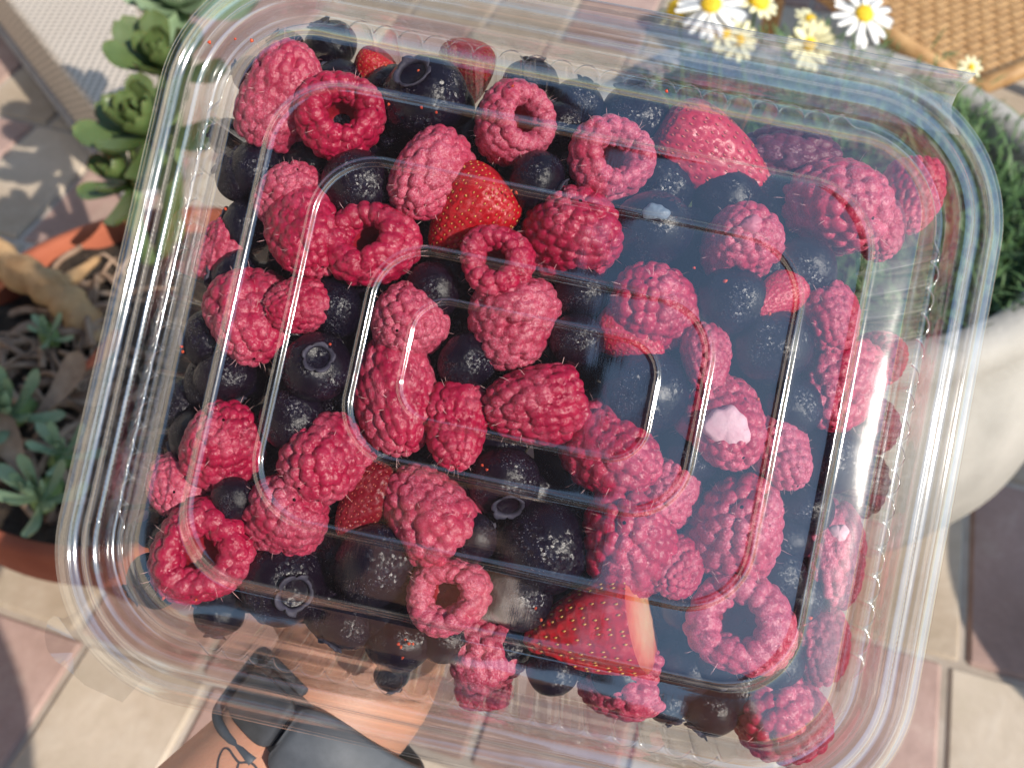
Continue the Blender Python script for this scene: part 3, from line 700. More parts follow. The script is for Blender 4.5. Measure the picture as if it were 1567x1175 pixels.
def split_mesh(V, F, flags, which):
    idx = {}; nv, nf = [], []
    for f, fl_ in zip(F, flags):
        if bool(fl_) != which: continue
        q = []
        for i in f:
            if i not in idx: idx[i] = len(nv); nv.append(V[i])
            q.append(idx[i])
        nf.append(tuple(q))
    return nv, nf
U = 0.01
def scaled(V, k): return [(x * k, y * k, z * k) for x, y, z in V]
PROF_R = [(0.02, -1.0), (0.42, -.93), (0.78, -.62), (0.97, -.12), (1.0, .3), (0.9, .68), (0.74, 0.87), (0.57, 0.78), (0.50, .5), (0.44, .1), (0.26, -.25), (0.02, -.34)]
RASP = []
for sd in range(10):
    rs = random.Random(sd + 40); w = rs.uniform(.9, 1.05)
    pr = [(r * (w if z < 0 else 1) * rs.uniform(.97, 1.03) if r > .05 else r, z) for r, z in PROF_R]
    V, F, fl_ = revolve_berry(sd, pr, rs.uniform(.25, .32), .56, 120, 140, cav=.235, lump=rs.uniform(.045, .10))
    V = scaled(V, U)
    a = make_mesh('raspberry_drupelets', *split_mesh(V, F, fl_, False), [M['rasp']]); b = make_mesh('raspberry_hollow', *split_mesh(V, F, fl_, True), [M['rasp_in']])
    hv, hf = [], []; vv = split_mesh(V, F, fl_, False)[0]
    for k in range(70):
        p = Vector(vv[rs.randrange(200, len(vv))]); d = Vector((p.x, p.y, p.z * .6)).normalized(); e = (d + Vector((rs.uniform(-.9, .9), rs.uniform(-.9, .9), rs.uniform(-.9, .9)))).normalized()
        L_ = rs.uniform(.0011, .0024); sd_ = d.cross(e); sd_ = (sd_.normalized() if sd_.length > .01 else Vector((1, 0, 0))) * .000045; q = p + (d + e) * L_ * .4; w = q + e * L_ * .5; o_ = len(hv)
        hv += [tuple(p - sd_), tuple(p + sd_), tuple(q - sd_), tuple(q + sd_), tuple(w)]; hf += [(o_, o_ + 1, o_ + 3, o_ + 2), (o_ + 2, o_ + 3, o_ + 4)]
    RASP.append((a, b, make_mesh('raspberry_hairs', hv, hf, [M['hair']])))
PROF_K = [(0.02, -1.0), (0.45, -.9), (0.78, -.6), (0.95, -.1), (0.95, .35), (0.75, .72), (0.4, .95), (0.02, 1.0)]
BLACK = []
for sd in range(3):
    V, F, fl_ = revolve_berry(sd + 70, PROF_K, .40, .62, 96, 96, cav=0, lump=.04); BLACK.append(make_mesh('blackberry', scaled(V, U), F, [M['black']]))
# blueberries
def blue_mesh(seed):
    rs = random.Random(seed); V, F = [], []; nth, ns = 40, 34
    for i in range(ns + 1):
        f = math.pi * i / ns
        for k in range(nth):
            a = 2 * math.pi * k / nth; d = Vector((math.sin(f) * math.cos(a), math.sin(f) * math.sin(a), math.cos(f)))
            r = 1 + .035 * mnoise.noise(d * 1.6 + Vector((seed, 0, 0))) + .012 * mnoise.noise(d * 6 + Vector((seed, 3, 0)))
            z = d.z * .86
            q = f / .42
            if q < 1: z -= .16 * (1 - q * q) ** 1.5
            V.append((d.x * r * U, d.y * r * U, z * r * U))
    for i in range(ns):
        for k in range(nth): F.append((i * nth + k, (i + 1) * nth + k, (i + 1) * nth + (k + 1) % nth, i * nth + (k + 1) % nth))
    return make_mesh('blueberry', V, F, [M['blue']])
BLUE = [blue_mesh(s) for s in range(6)]
def calyx_mesh(seed):
    rs = random.Random(seed); V, F = [], []; n = 60
    ph = 0.0; lobes = [rs.uniform(.3, 1.5) for _ in range(5)]
    for k in range(n):
        a = 2 * math.pi * k / n; lob = abs(math.cos(2.5 * a + ph)) ** .5 * lobes[int((a / 6.2832 * 5 + ph) % 5)]
        for (r, z) in ((.30, .74), (.33 + .02 * lob, .85 + .02 * lob), (.36 + .09 * lob, .875 + .05 * lob), (.38 + .09 * lob, .855 + .045 * lob), (.37, .80)):
            V.append((r * math.cos(a) * U, r * math.sin(a) * U, z * U))
    for k in range(n):
        for j in range(5): F.append((k * 5 + j, ((k + 1) % n) * 5 + j, ((k + 1) % n) * 5 + (j + 1) % 5, k * 5 + (j + 1) % 5))
    return make_mesh('calyx', V, F, [M['calyx']])
CAL = [calyx_mesh(s) for s in range(3)]
# strawberries: conical, tip along -z, dimpled, with seeds
def straw_mesh(seed, mat, nseed=110):
    rs = np.random.RandomState(seed)
    P = np.array(spline([Vector((r, 0, z)) for r, z in [(0.02, -1.15), (.28, -1.02), (.6, -.62), (.86, -.1), (.97, .35), (.86, .68), (.5, .84), (.02, .86)]], 12))[:, [0, 2]]
    seg = np.r_[0, np.cumsum(np.linalg.norm(np.diff(P, axis=0), axis=1))]; ns, nth = 96, 110
    s = np.linspace(0, seg[-1], ns); R = np.interp(s, seg, P[:, 0]); Z = np.interp(s, seg, P[:, 1])
    dR = np.gradient(R, s); dZ = np.gradient(Z, s); l = np.hypot(dR, dZ); nR, nZ = dZ / l, -dR / l
    th = np.linspace(0, 2 * np.pi, nth, endpoint=False)
    X = np.stack([np.outer(R, np.cos(th)), np.outer(R, np.sin(th)), np.outer(Z, np.ones(nth))], -1)
    Nn = np.stack([np.outer(nR, np.cos(th)), np.outer(nR, np.sin(th)), np.outer(nZ, np.ones(nth))], -1)
    C, CN = [], []; sc = .12; row = 0; dd = .2
    while sc < seg[-1] * .86:
        r = np.interp(sc, s, R); n = max(1, int(round(2 * np.pi * r / dd)))
        for k in range(n):
            a = 2 * np.pi * (k + .5 * (row % 2)) / n + rs.uniform(-.1, .1); C.append((r * np.cos(a), r * np.sin(a), np.interp(sc, s, Z)))
            CN.append((np.interp(sc, s, nR) * np.cos(a), np.interp(sc, s, nR) * np.sin(a), np.interp(sc, s, nZ)))
        sc += dd * .8; row += 1
    C = np.array(C); D = np.linalg.norm(X[:, :, None] - C[None, None], axis=-1) / .085
    X = X - Nn * (.035 * np.clip(1 - D * D, 0, None).max(-1))[..., None]
    ph = rs.uniform(0, 6.28, 3); k1 = 1 + .05 * np.sin(2 * th + ph[0])[None] + .04 * np.sin(3 * th + ph[1] + Z[:, None]); X[..., :2] *= k1[..., None]
    V = [tuple(v * U) for v in X.reshape(-1, 3)]; F = []
    for i in range(ns - 1):
        for k in range(nth): F.append((i * nth + k, i * nth + (k + 1) % nth, (i + 1) * nth + (k + 1) % nth, (i + 1) * nth + k))
    sv, sf = [], []
    for c, nn in zip(C, CN):
        a = np.arctan2(c[1], c[0]); kk = 1 + .05 * np.sin(2 * a + ph[0]) + .04 * np.sin(3 * a + ph[1] + c[2])
        p = Vector((c[0] * kk, c[1] * kk, c[2])) - Vector(nn) * .018; nv = Vector(nn).normalized(); t1 = Vector((0, 0, -1)) - nv * nv.dot(Vector((0, 0, -1))); t1 = t1.normalized() if t1.length > .01 else Vector((1, 0, 0)); t2 = nv.cross(t1)
        o = len(sv)
        sv += [tuple(q * U) for q in (p + t1 * .04, p + t2 * .022, p - t1 * .032, p - t2 * .022, p + nv * .02, p - nv * .02)]
        sf += [(o, o + 1, o + 4), (o + 1, o + 2, o + 4), (o + 2, o + 3, o + 4), (o + 3, o, o + 4), (o + 1, o, o + 5), (o + 2, o + 1, o + 5), (o + 3, o + 2, o + 5), (o, o + 3, o + 5)]
    return make_mesh('strawberry', V, F, [mat]), make_mesh('seeds', sv, sf, [M['seed'] if mat == M['straw'] else M['seed_pink']])
M['straw_dark'] = m_strawberry('strawberry_dark_skin', (0.16, 0.002, 0.010), (0.26, 0.005, 0.018))
STRAW = [straw_mesh(1, M['straw']), straw_mesh(2, M['straw_pink']), straw_mesh(3, M['straw']), straw_mesh(4, M['straw_dark'])]
def cut_mesh(me, co, no, mat):
    """the mesh on one side of a plane, and its cut face as a mesh of its own"""
    bm = bmesh.new(); bm.from_mesh(me)
    bmesh.ops.bisect_plane(bm, geom=bm.verts[:] + bm.edges[:] + bm.faces[:], plane_co=co, plane_no=no, clear_outer=True)
    body = bpy.data.meshes.new(me.name); body.materials.append(me.materials[0])
    edges = [e for e in bm.edges if e.is_boundary and all(abs((v.co - Vector(co)).dot(Vector(no).normalized())) < 1e-5 for v in e.verts)]
    pts = []
    for e in edges: pts += [v.co.copy() for v in e.verts]
    bm.to_mesh(body); bm.free(); body.polygons.foreach_set('use_smooth', [True] * len(body.polygons))
    if pts == []: return body, None
    c = sum(pts, Vector()) / len(pts); n = Vector(no).normalized(); x = n.orthogonal().normalized(); y = n.cross(x)
    pts.sort(key=lambda p: math.atan2((p - c).dot(y), (p - c).dot(x)))
    V, F = [c + n * .0007], []; m = len(pts); rings = 6
    for i in range(1, rings + 1):
        for p in pts: V.append(c + (p - c) * (i / rings) + n * .0007 * (1 - (i / rings) ** 2))
    for k in range(m): F.append((0, 1 + k, 1 + (k + 1) % m))
    for i in range(rings - 1):
        for k in range(m): F.append((1 + i * m + k, 1 + (i + 1) * m + k, 1 + (i + 1) * m + (k + 1) % m, 1 + i * m + (k + 1) % m))
    return body, make_mesh('cut_face', V, F, [mat])

# ------------------------------------------------------------------ placing berries
brng = random.Random(77)
PXMM = 5.75                                     # pixels of the photograph per mm at berry depth
def orient(axis, spin):
    """local z turned to axis (right, up, towards viewer), then spun about it"""
    ax = img2box(axis); return Vector((0, 0, 1)).rotation_difference(ax).to_matrix().to_4x4() @ Matrix.Rotation(spin, 4, 'Z')
def ext_z(axis, R, L):                          # half extent towards the lid
    ax = img2box(axis); c = abs(ax.z); return math.sqrt((L / 2 * c) ** 2 + R * R * (1 - c * c))
def lid_limit(P):                               # height under the lid (mm) for points in container mm
    x, y = np.abs(P[:, 0]), np.abs(P[:, 1]); inner = (x < 76.0) & (y < 62.4); inner &= ~((x > 64) & (y > 50) & (np.hypot(x - 62, y - 48) > 16))
    d = np.clip(np.maximum(x - 89.5, y - 76.5), 0, None)
    return np.where(inner, 1.9, -1.6 - .22 * np.clip(np.maximum(x - 79, y - 66), 0, None) - 1.2 * d)
VCACHE = {}
def seat_berry(px, py, z, me, rot, dz):
    if me.name not in VCACHE:
        a = np.empty(len(me.vertices) * 3); me.vertices.foreach_get('co', a); VCACHE[me.name] = a.reshape(-1, 3)[::3]
    Rm_ = np.array(rot.to_3x3()); V = (VCACHE[me.name] @ Rm_.T) * 1000
    for _ in range(3):
        p = in_box(px, py, z * .001); P = V + np.array([p.x * 1000, p.y * 1000, z])
        z -= float((P[:, 2] - lid_limit(P)).max()) + dz
    p = in_box(px, py, z * .001)
    return BOX @ Matrix.Translation(p) @ rot
def berry_matrix(px, py, Rm, Lm, axis, dz, spin, unit_len, squash=(1, 1), me=None):
    s = Matrix.Diagonal((Rm / 11.2 * squash[0], Rm / 11.2 * squash[1], Lm / unit_len, 1))
    return seat_berry(px, py, 1.2 - dz - ext_z(axis, Rm, Lm), me, orient(axis, spin) @ s, dz)
def raspberry(px, py, R, L, axis, dz, label, var=None, sq=(1, 1), frost=None):
    v = brng.randrange(len(RASP)) if var is None else var
    m = berry_matrix(px, py, R / PXMM, L / PXMM, axis, dz, brng.uniform(0, 6.28), 20.8, sq, RASP[v][0])
    o = empty('raspberry', m); tag(o, label, 'raspberry', 'frozen raspberries in the container')
    link('drupelets', RASP[v][0], o); link('hollow', RASP[v][1], o); link('hairs', RASP[v][2], o)['kind'] = 'stuff'
    return o
def blueberry(px, py, R, axis, dz, label, cal=True):
    v = brng.randrange(len(BLUE)); Rm = R / PXMM
    m = seat_berry(px, py, 1.2 - dz - Rm * .95, BLUE[v], orient(axis, brng.uniform(0, 6.28)) @ Matrix.Diagonal((Rm / 10, Rm / 10 * brng.uniform(.94, 1.04), Rm / 10, 1)), dz)
    o = empty('blueberry', m); tag(o, label, 'blueberry', 'frozen blueberries in the container')
    link('skin', BLUE[v], o)
    if cal: link('calyx', CAL[v % 3], o)
    return o
def blackberry(px, py, R, L, axis, dz, label, v=0):
    m = berry_matrix(px, py, R / PXMM, L / PXMM, axis, dz, brng.uniform(0, 6.28), 22.0, (1, 1), BLACK[v])
    o = link('blackberry', BLACK[v], None, m); tag(o, label, 'blackberry', 'frozen blackberries in the container'); return o
def strawberry(px, py, R, L, axis, dz, label, v=0, spin=0, cut=None, sq=(1, 1)):
    m = berry_matrix(px, py, R / PXMM, L / PXMM, axis, dz, spin, 20.5, sq, STRAW[v][0])
    o = empty('strawberry', m); tag(o, label, 'strawberry', 'frozen strawberries in the container')
    sk, sd = STRAW[v]
    if cut:
        inv = (m.to_3x3().inverted())
        no = (inv @ (BOX.to_3x3() @ img2box(cut[0]))); no = (m.to_3x3().transposed() @ (BOX.to_3x3() @ img2box(cut[0]))).normalized()
        body, face = cut_mesh(sk, no * cut[1] * U, no, M['cut']); sb, _ = cut_mesh(sd, no * cut[1] * U, no, M['cut'])
        link('skin', body, o); s = link('seeds', sb, o); s['kind'] = 'stuff'
        if face: link('cut_face', face, o)
    else:
        link('skin', sk, o); s = link('seeds', sd, o); s['kind'] = 'stuff'
    return o
TOP = 1.0
# (x, y, radius, length in px, opening axis (right, up, towards viewer), extra depth mm, label)
RA = [
 (428, 146, 60, 158, (-.45, -.9, -.5), 1, 'long raspberry in the top left corner, tip pointing up right'),
 (522, 180, 66, 118, (.25, -.05, 1), 1, 'hollow side up raspberry second from the top left corner'),
 (657, 271, 62, 136, (.35, .8, -.55), 1, 'plump raspberry above the seeded strawberry, its tip down left'),
 (785, 195, 60, 110, (.5, .05, .9), 1, 'bright hollow raspberry below the small top strawberry, opening to the right'),
 (932, 246, 64, 112, (.25, -.05, 1), 2, 'hollow raspberry left of the big pink strawberry'),
 (447, 300, 50, 100, (-.3, -.5, -.7), 5, 'raspberry tucked behind its neighbour under the long corner raspberry'),
 (472, 358, 58, 140, (-.4, .7, -.5), 1, 'long raspberry right of the left wall, below the tucked one'),
 (572, 378, 68, 118, (-.15, .3, 1), 1, 'hollow raspberry with its pit at its upper half, left of the seeded strawberry'),
 (758, 404, 55, 100, (-.03, .12, 1), 0, 'small round hollow raspberry in the middle just under the seeded strawberry'),
 (876, 359, 73, 140, (-.1, -.5, -.85), 0, 'pale frosty raspberry with its tip towards the viewer, upper middle'),
 (1138, 372, 63, 130, (.05, -.2, -1), 2, 'round raspberry right of the ice patched blueberry'),
 (996, 468, 68, 140, (.1, -.4, -.9), 2, 'raspberry with its tip up right of centre, above the inner ridge corner'),
 (343, 386, 46, 104, (-.4, -.9, -.2), 6, 'red raspberry against the upper left wall'),
 (385, 488, 66, 150, (-.2, .75, -.5), 1, 'big lumpy raspberry by the left wall'),
 (455, 468, 42, 90, (.8, .2, -.5), 3, 'raspberry lobe pressed onto the right of the big lumpy one'),
 (627, 494, 58, 104, (.2, .3, -.9), 1, 'raspberry lying over the top end of the long middle raspberry'),
 (785, 497, 75, 126, (-.1, .96, .1), 1, 'broad cup raspberry with its open rim up, at the centre'),
 (606, 608, 62, 165, (-.15, .9, -.4), 3, 'long raspberry standing upright left of centre'),
 (697, 652, 49, 128, (-.1, .8, -.5), 2, 'slim bright raspberry between the long one and the flat pink one'),
 (820, 617, 62, 146, (.9, .22, -.1), 1, 'flattened pink raspberry with a white streak below the cup raspberry'),
 (938, 688, 66, 148, (-.6, .5, -.45), 2, 'raspberry right below the flattened pink one'),
 (345, 680, 62, 128, (-.2, -.5, -.8), 1, 'bright crimson raspberry by the left wall above the small round one'),
 (276, 745, 53, 98, (-.2, .1, -.9), 4, 'small round raspberry against the lower left wall'),
 (498, 706, 68, 140, (.3, .45, -.75), 0, 'greyish frosted raspberry lower left of centre'),
 (441, 785, 66, 136, (-.3, -.3, -.8), 2, 'raspberry under the greyish frosted one'),
 (656, 788, 68, 150, (.55, -.6, .1), 1, 'red raspberry with its opening at its lower right, lower middle'),
 (310, 852, 76, 112, (.15, .1, 1), 1, 'wide dull ring raspberry in the lower left corner'),
 (679, 906, 60, 100, (.05, .05, 1), 0, 'bright round hollow raspberry near the bottom edge'),
 (733, 986, 66, 144, (.5, -.75, .2), 3, 'raspberry below the bright hollow one at the bottom edge'),
 (742, 1054, 40, 84, (-.8, -.1, -.3), 14, 'pink raspberry low behind the bottom wall'),
 (965, 825, 72, 156, (.2, -.3, -.9), 0, 'large frosty raspberry above the cut strawberry'),
 (1106, 650, 60, 140, (-.2, .6, -.7), 1, 'raspberry with a round white frost patch'),
 (1080, 548, 38, 96, (.1, .9, -.4), 4, 'small narrow raspberry above the white patched one'),
 (1133, 808, 72, 150, (.2, -.4, -.85), 1, 'pale mauve raspberry below the white patched one'),
 (1196, 692, 46, 112, (-.2, .7, -.5), 4, 'crumpled pink raspberry right of the white patched one'),
 (1135, 950, 76, 108, (-.25, .2, 1), 1, 'wide open ring raspberry in the lower right'),
 (1268, 486, 48, 106, (.1, .8, -.5), 3, 'veiled raspberry under the sun glare on the right'),
 (1285, 590, 60, 140, (.3, .8, -.5), 5, 'pale raspberry under the dark red ridge on the right'),
 (1348, 550, 40, 96, (.3, .5, -.7), 8, 'raspberry with a white frost wedge against the right wall'),
 (1285, 318, 78, 160, (-.3, .4, -.85), 3, 'very large pink raspberry in the upper right'),
 (1393, 300, 48, 124, (.15, .9, -.2), 9, 'raspberry wedged into the top right corner'),
 (1268, 848, 56, 160, (.1, .9, -.3), 5, 'long raspberry with a pale spot against the lower right wall'),
 (1250, 985, 50, 118, (.1, .8, -.4), 7, 'raspberry above the bottom right corner one'),
 (1196, 1090, 70, 128, (.3, -.5, -.8), 6, 'dark pink raspberry in the bottom right corner'),
 (956, 1046, 54, 138, (.9, .1, .45), 7, 'raspberry lying under the cut strawberry at the bottom edge'),
 (1022, 758, 46, 100, (.4, .5, -.7), 7, 'deep lying raspberry between the large frosty one and the patched one'),
 (1036, 868, 38, 90, (.5, .3, -.7), 6, 'small raspberry peeping out above the cut strawberry'),
 (1345, 352, 40, 100, (.2, .8, -.5), 12, 'pink raspberry low under the very large upper right one'),
]
RO = {}
for i, r in enumerate(RA): RO[r[6]] = raspberry(*r)
BL = [
 (506, 70, 46, (-.3, .6, .5), 4, 'blueberry against the top wall above the second raspberry'),
 (437, 78, 34, (-.5, .5, .3), 6, 'blueberry peeping out above the long corner raspberry'),
 (382, 115, 32, (-.8, .3, .2), 8, 'blueberry squeezed into the top left corner'),
 (650, 148, 66, (-.25, .35, .9), 1, 'large blueberry with its crown showing, top middle'),
 (812, 130, 48, (.1, .9, .35), 4, 'blueberry right of the small top strawberry'),
 (884, 160, 44, (.3, .6, .1), 5, 'dark blueberry between two blueberries along the top wall'),
 (970, 178, 58, (-.15, .8, .5), 3, 'blueberry left of the big pink strawberry tip, crown up'),
 (546, 284, 56, (.2, .1, -.9), 6, 'smooth blueberry below the second hollow raspberry'),
 (822, 278, 48, (.6, -.3, .1), 5, 'blueberry above the pale frosty raspberry'),
 (1000, 350, 62, (.0, .55, -.3), 2, 'blueberry with a pale ice patch'),
 (484, 562, 54, (.25, .25, .9), 1, 'shiny blueberry with its crown up, left of centre'),
 (446, 640, 48, (.1, -.3, -.8), 5, 'blueberry under the shiny crowned one'),
 (512, 470, 48, (-.5, -.2, .2), 7, 'blueberry right of the big lumpy raspberry'),
 (662, 445, 44, (.3, .2, -.5), 6, 'blueberry between the hollow raspberries above the inner ridge'),
 (368, 268, 44, (-.6, .3, .2), 6, 'upper blueberry along the left wall'),
 (348, 210, 34, (-.7, .3, .2), 9, 'blueberry behind the long corner raspberry at the left wall'),
 (320, 520, 48, (-.8, -.1, .2), 6, 'blueberry at the left wall beside the big lumpy raspberry'),
 (345, 575, 46, (.1, -.6, -.2), 5, 'blueberry at the left under the big lumpy raspberry'),
 (282, 620, 46, (-.8, .1, .1), 7, 'blueberry at the left wall beside the bright crimson raspberry'),
 (255, 690, 38, (-.8, .1, .1), 10, 'blueberry at the left wall above the small round raspberry'),
 (578, 864, 66, (-.2, .5, -.6), 4, 'large blueberry left of the bright round hollow raspberry'),
 (436, 892, 66, (.3, -.1, .5), 5, 'large blueberry right of the dull ring raspberry'),
 (716, 556, 48, (-.4, .3, -.4), 7, 'brownish blueberry under the broad cup raspberry'),
 (772, 738, 58, (.1, -.5, .5), 5, 'frosty dark blueberry below the flattened pink raspberry'),
 (722, 822, 40, (.4, .2, -.4), 6, 'small blueberry right of the red lower raspberry'),
 (828, 838, 72, (.3, .1, -.8), 5, 'big glittering blueberry left of the large frosty raspberry'),
 (796, 912, 52, (-.3, -.2, -.5), 8, 'blueberry below the big glittering one'),
 (612, 972, 58, (.2, -.6, -.4), 5, 'blueberry sprinkled with red crumbs at the bottom edge'),
 (530, 950, 48, (-.4, -.6, .1), 8, 'blueberry left of the crumb sprinkled one'),
 (846, 1024, 42, (.1, -.5, -.3), 6, 'blueberry at the bottom edge left of the cut strawberry'),
 (1022, 1074, 36, (.2, -.7, .1), 12, 'small blueberry at the bottom edge right of the cut strawberry'),
 (1085, 1082, 48, (-.4, -.6, .1), 11, 'blueberry left of the bottom right corner raspberry'),
 (882, 520, 42, (.2, .3, -.6), 6, 'blueberry right of the broad cup raspberry'),
 (986, 600, 66, (.2, -.1, -.9), 4, 'big dim blueberry right of the flattened pink raspberry'),
 (1120, 462, 54, (.3, .2, -.8), 5, 'blueberry beneath the round raspberry on the right'),
 (1182, 530, 58, (.1, -.2, -.8), 4, 'veiled blueberry right of the narrow raspberry'),
 (1230, 412, 50, (.2, .3, -.5), 8, 'blueberry below the very large upper right raspberry'),
 (1215, 622, 46, (-.1, .2, -.8), 7, 'veiled blueberry above the crumpled pink raspberry'),
 (1268, 700, 56, (.1, -.3, -.7), 7, 'blueberry right of the crumpled pink raspberry'),
 (1190, 880, 44, (.3, .2, -.6), 9, 'blueberry above the wide open ring raspberry'),
 (236, 888, 46, (-.6, -.4, .2), 8, 'blueberry in the lower left corner'),
 (335, 940, 40, (-.1, -.8, .2), 9, 'blueberry under the dull ring raspberry at the bottom edge'),
 (600, 1032, 32, (.2, -.8, .3), 18, 'blueberry low behind the bottom wall'),
 (358, 764, 36, (.2, .2, -.4), 8, 'blueberry under the bright crimson raspberry'),
 (888, 448, 42, (.1, .4, -.4), 7, 'blueberry below the pale frosty raspberry'),
 (232, 808, 32, (-.7, .1, .2), 10, 'blueberry left of the dull ring raspberry at the wall'),
 (1060, 700, 40, (.1, .2, -.5), 10, 'blueberry deep left of the white patched raspberry'),
 (1105, 1010, 44, (.1, -.6, -.3), 9, 'blueberry below the wide open ring raspberry'),
 (1232, 778, 44, (.2, .3, -.5), 11, 'blueberry deep between the mauve raspberry and the long right one'),
 (1052, 925, 42, (.2, -.3, -.5), 11, 'blueberry deep right of the cut strawberry face'),
 (1222, 915, 42, (-.2, .3, -.5), 12, 'blueberry deep below the mauve raspberry'),
 (1052, 1020, 40, (.1, -.6, -.3), 13, 'blueberry deep at the bottom edge under the open ring raspberry'),
 (1188, 1012, 42, (.1, -.4, -.4), 13, 'blueberry deep above the bottom right corner raspberry'),
 (1052, 600, 40, (.1, .4, -.3), 11, 'blueberry deep left of the patched raspberry, below the narrow one'),
 (1206, 828, 36, (.1, .4, -.3), 11, 'small blueberry deep right of the mauve raspberry'),
 (1180, 415, 40, (.1, .4, -.3), 12, 'blueberry deep beside the round raspberry on the right'),
]
BO_ = {}
for b in BL: BO_[b[5]] = blueberry(*b)
blackberry(1208, 242, 48, 150, (.95, -.25, .15), 7, 'dark purple blackberry lying at the top right behind the big raspberry', 0)
blackberry(1336, 652, 40, 90, (.1, .9, .3), 12, 'upper black blackberry against the right wall', 1)
blackberry(1316, 742, 44, 104, (.1, .9, .2), 12, 'lower black blackberry against the right wall', 2)
strawberry(1086, 244, 82, 236, (-.82, .5, .1), 2, 'big pink frosted strawberry in the upper right', 1, 0.4)
strawberry(722, 322, 70, 160, (.68, .62, .25), 4, 'seeded strawberry with its tip down left, upper middle', 0, 1.1)
strawberry(714, 112, 56, 120, (.1, .5, .6), 5, 'small red strawberry against the top wall', 2, .3)
strawberry(568, 112, 40, 92, (.5, .5, .4), 8, 'red strawberry piece peeping out left of the large crowned blueberry', 2, 1.3)
strawberry(930, 955, 96, 236, (.95, .22, .12), 1, 'cut strawberry with a pale orange face at the bottom', 0, 2.0, cut=((.93, .16, .34), .46))
strawberry(566, 762, 56, 130, (.5, .6, -.2), 10, 'dark red strawberry chunk right of the greyish frosted raspberry', 3, .7)
strawberry(962, 512, 52, 120, (-.6, .5, -.3), 8, 'dim red strawberry under the inner ridge right of centre', 1, .7)
strawberry(1190, 455, 40, 110, (.7, .4, -.3), 7, 'small dim strawberry wedge under the lid ridge on the right', 1, .2)
# berries of the lower layer
lr = random.Random(3); GR = 'lower layer berries'
for (zl, zh, X0, Y0, dx, dy, off) in ((-31, -26, 80, 67, 15.2, 13.0, 0),):
    ys = -Y0; row = 0
    while ys <= Y0:
        xsn = -X0 + (8 if row % 2 else 0) + off
        while xsn <= X0:
            x, y = xsn + lr.uniform(-2, 2), ys + lr.uniform(-2, 2); r = lr.uniform(9.0, 10.4)
            m = BOX @ Matrix.Translation((x * .001, y * .001, lr.uniform(zl, zh) * .001)) @ orient((lr.uniform(-1, 1), lr.uniform(-1, 1), lr.uniform(-1, .4)), lr.uniform(0, 6)) @ Matrix.Scale(r / 10, 4)
            o = link('blueberry', BLUE[lr.randrange(6)], None, m); tag(o, 'dark blueberry in the lower layer glimpsed between the top berries', 'blueberry', GR)
            xsn += dx
        ys += dy; row += 1
ORD = ['first', 'second', 'third', 'fourth', 'fifth', 'sixth', 'seventh', 'eighth', 'ninth', 'tenth', 'eleventh', 'twelfth', 'thirteenth']
def wall_row(p0, p1, n, lab, skip=()):
    for k in range(n):
        if k in skip: continue
        x = p0[0] + (p1[0] - p0[0]) * k / (n - 1) + lr.uniform(-.8, .8); y = p0[1] + (p1[1] - p0[1]) * k / (n - 1) + lr.uniform(-.8, .8); r = lr.uniform(7.6, 8.9)
        m = BOX @ Matrix.Translation((x * .001, y * .001, lr.uniform(-25, -22) * .001)) @ orient((x / 90, y / 77, lr.uniform(-.6, .3)), lr.uniform(0, 6)) @ Matrix.Scale(r / 10, 4)
        o = empty('blueberry', m); tag(o, lab % ORD[k], 'blueberry', 'blueberries squeezed against the container walls'); v = lr.randrange(6)
        link('skin', BLUE[v], o); link('calyx', CAL[v % 3], o)
wall_row((-85.5, 58), (-85.5, -64), 9, '%s dark blueberry from the top in the row against the left wall')
wall_row((-70, 71.5), (10, 71.5), 6, '%s dark blueberry from the left in the row against the top wall')
wall_row((-72, -70), (40, -70), 8, '%s dark blueberry from the left in the row against the bottom wall', (6,))
# frost patches
def patch(parent, px, py, rpx, mat, lab, aspect=1.0, lift=0.0, seed=0, bulge=.001):
    ws = parent.matrix_world
    bpy.context.view_layer.update()
    dg = bpy.context.evaluated_depsgraph_get()
    rng_ = random.Random(seed); V, F = [], []; n, m = 64, 8; R = rpx
    def hit(x, y):
        d = raydir(x, y); best = None
        for ch in parent.children:
            if ch.name.startswith('hairs'): continue
            inv = ch.matrix_world.inverted(); o = inv @ CLOC; dd = (inv.to_3x3() @ d).normalized()
            ok, loc, nn, _ = ch.ray_cast(o, dd)
            if ok:
                w = ch.matrix_world @ loc; dist = (w - CLOC).length
                if best is None or dist < best[0]: best = (dist, w)
        return best
    d0 = hit(px, py)[0]
    for i in range(1, 5):
        for k in range(16):
            h = hit(px + rpx * i / 5 * math.cos(k * .3927), py + rpx * aspect * i / 5 * math.sin(k * .3927))
            if h: d0 = min(d0, h[0])
    d0 -= .0005
    c = CLOC + raydir(px, py).normalized() * d0
    ph = [rng_.uniform(0, 6.28) for _ in range(3)]
    V.append(c)
    for i in range(1, m + 1):
        for k in range(n):
            a = 2 * math.pi * k / n; rr_ = R * i / m * (1 + .13 * math.sin(2 * a + ph[0]) + .1 * math.sin(3 * a + ph[1]) + .05 * math.sin(7 * a + ph[2]))
            x, y = px + rr_ * math.cos(a), py + rr_ * aspect * math.sin(a)
            t = i / m; h = hit(x, y)
            dd = min(h[0], d0 + .004) if h else d0 + .004
            flat_ = d0 + .0012 * t * t
            dist = min(flat_, dd + .0002) if t < .98 else dd + .0004
            V.append(CLOC + raydir(x, y).normalized() * dist)
    for k in range(n): F.append((0, 1 + k, 1 + (k + 1) % n))
    for i in range(m - 1):
        for k in range(n): F.append((1 + i * n + k, 1 + (i + 1) * n + k, 1 + (i + 1) * n + (k + 1) % n, 1 + i * n + (k + 1) % n))
    inv = ws.inverted()
    return tag(mesh_obj('frost_patch', [inv @ v for v in V], F, mat, parent), lab)
bpy.context.view_layer.update()
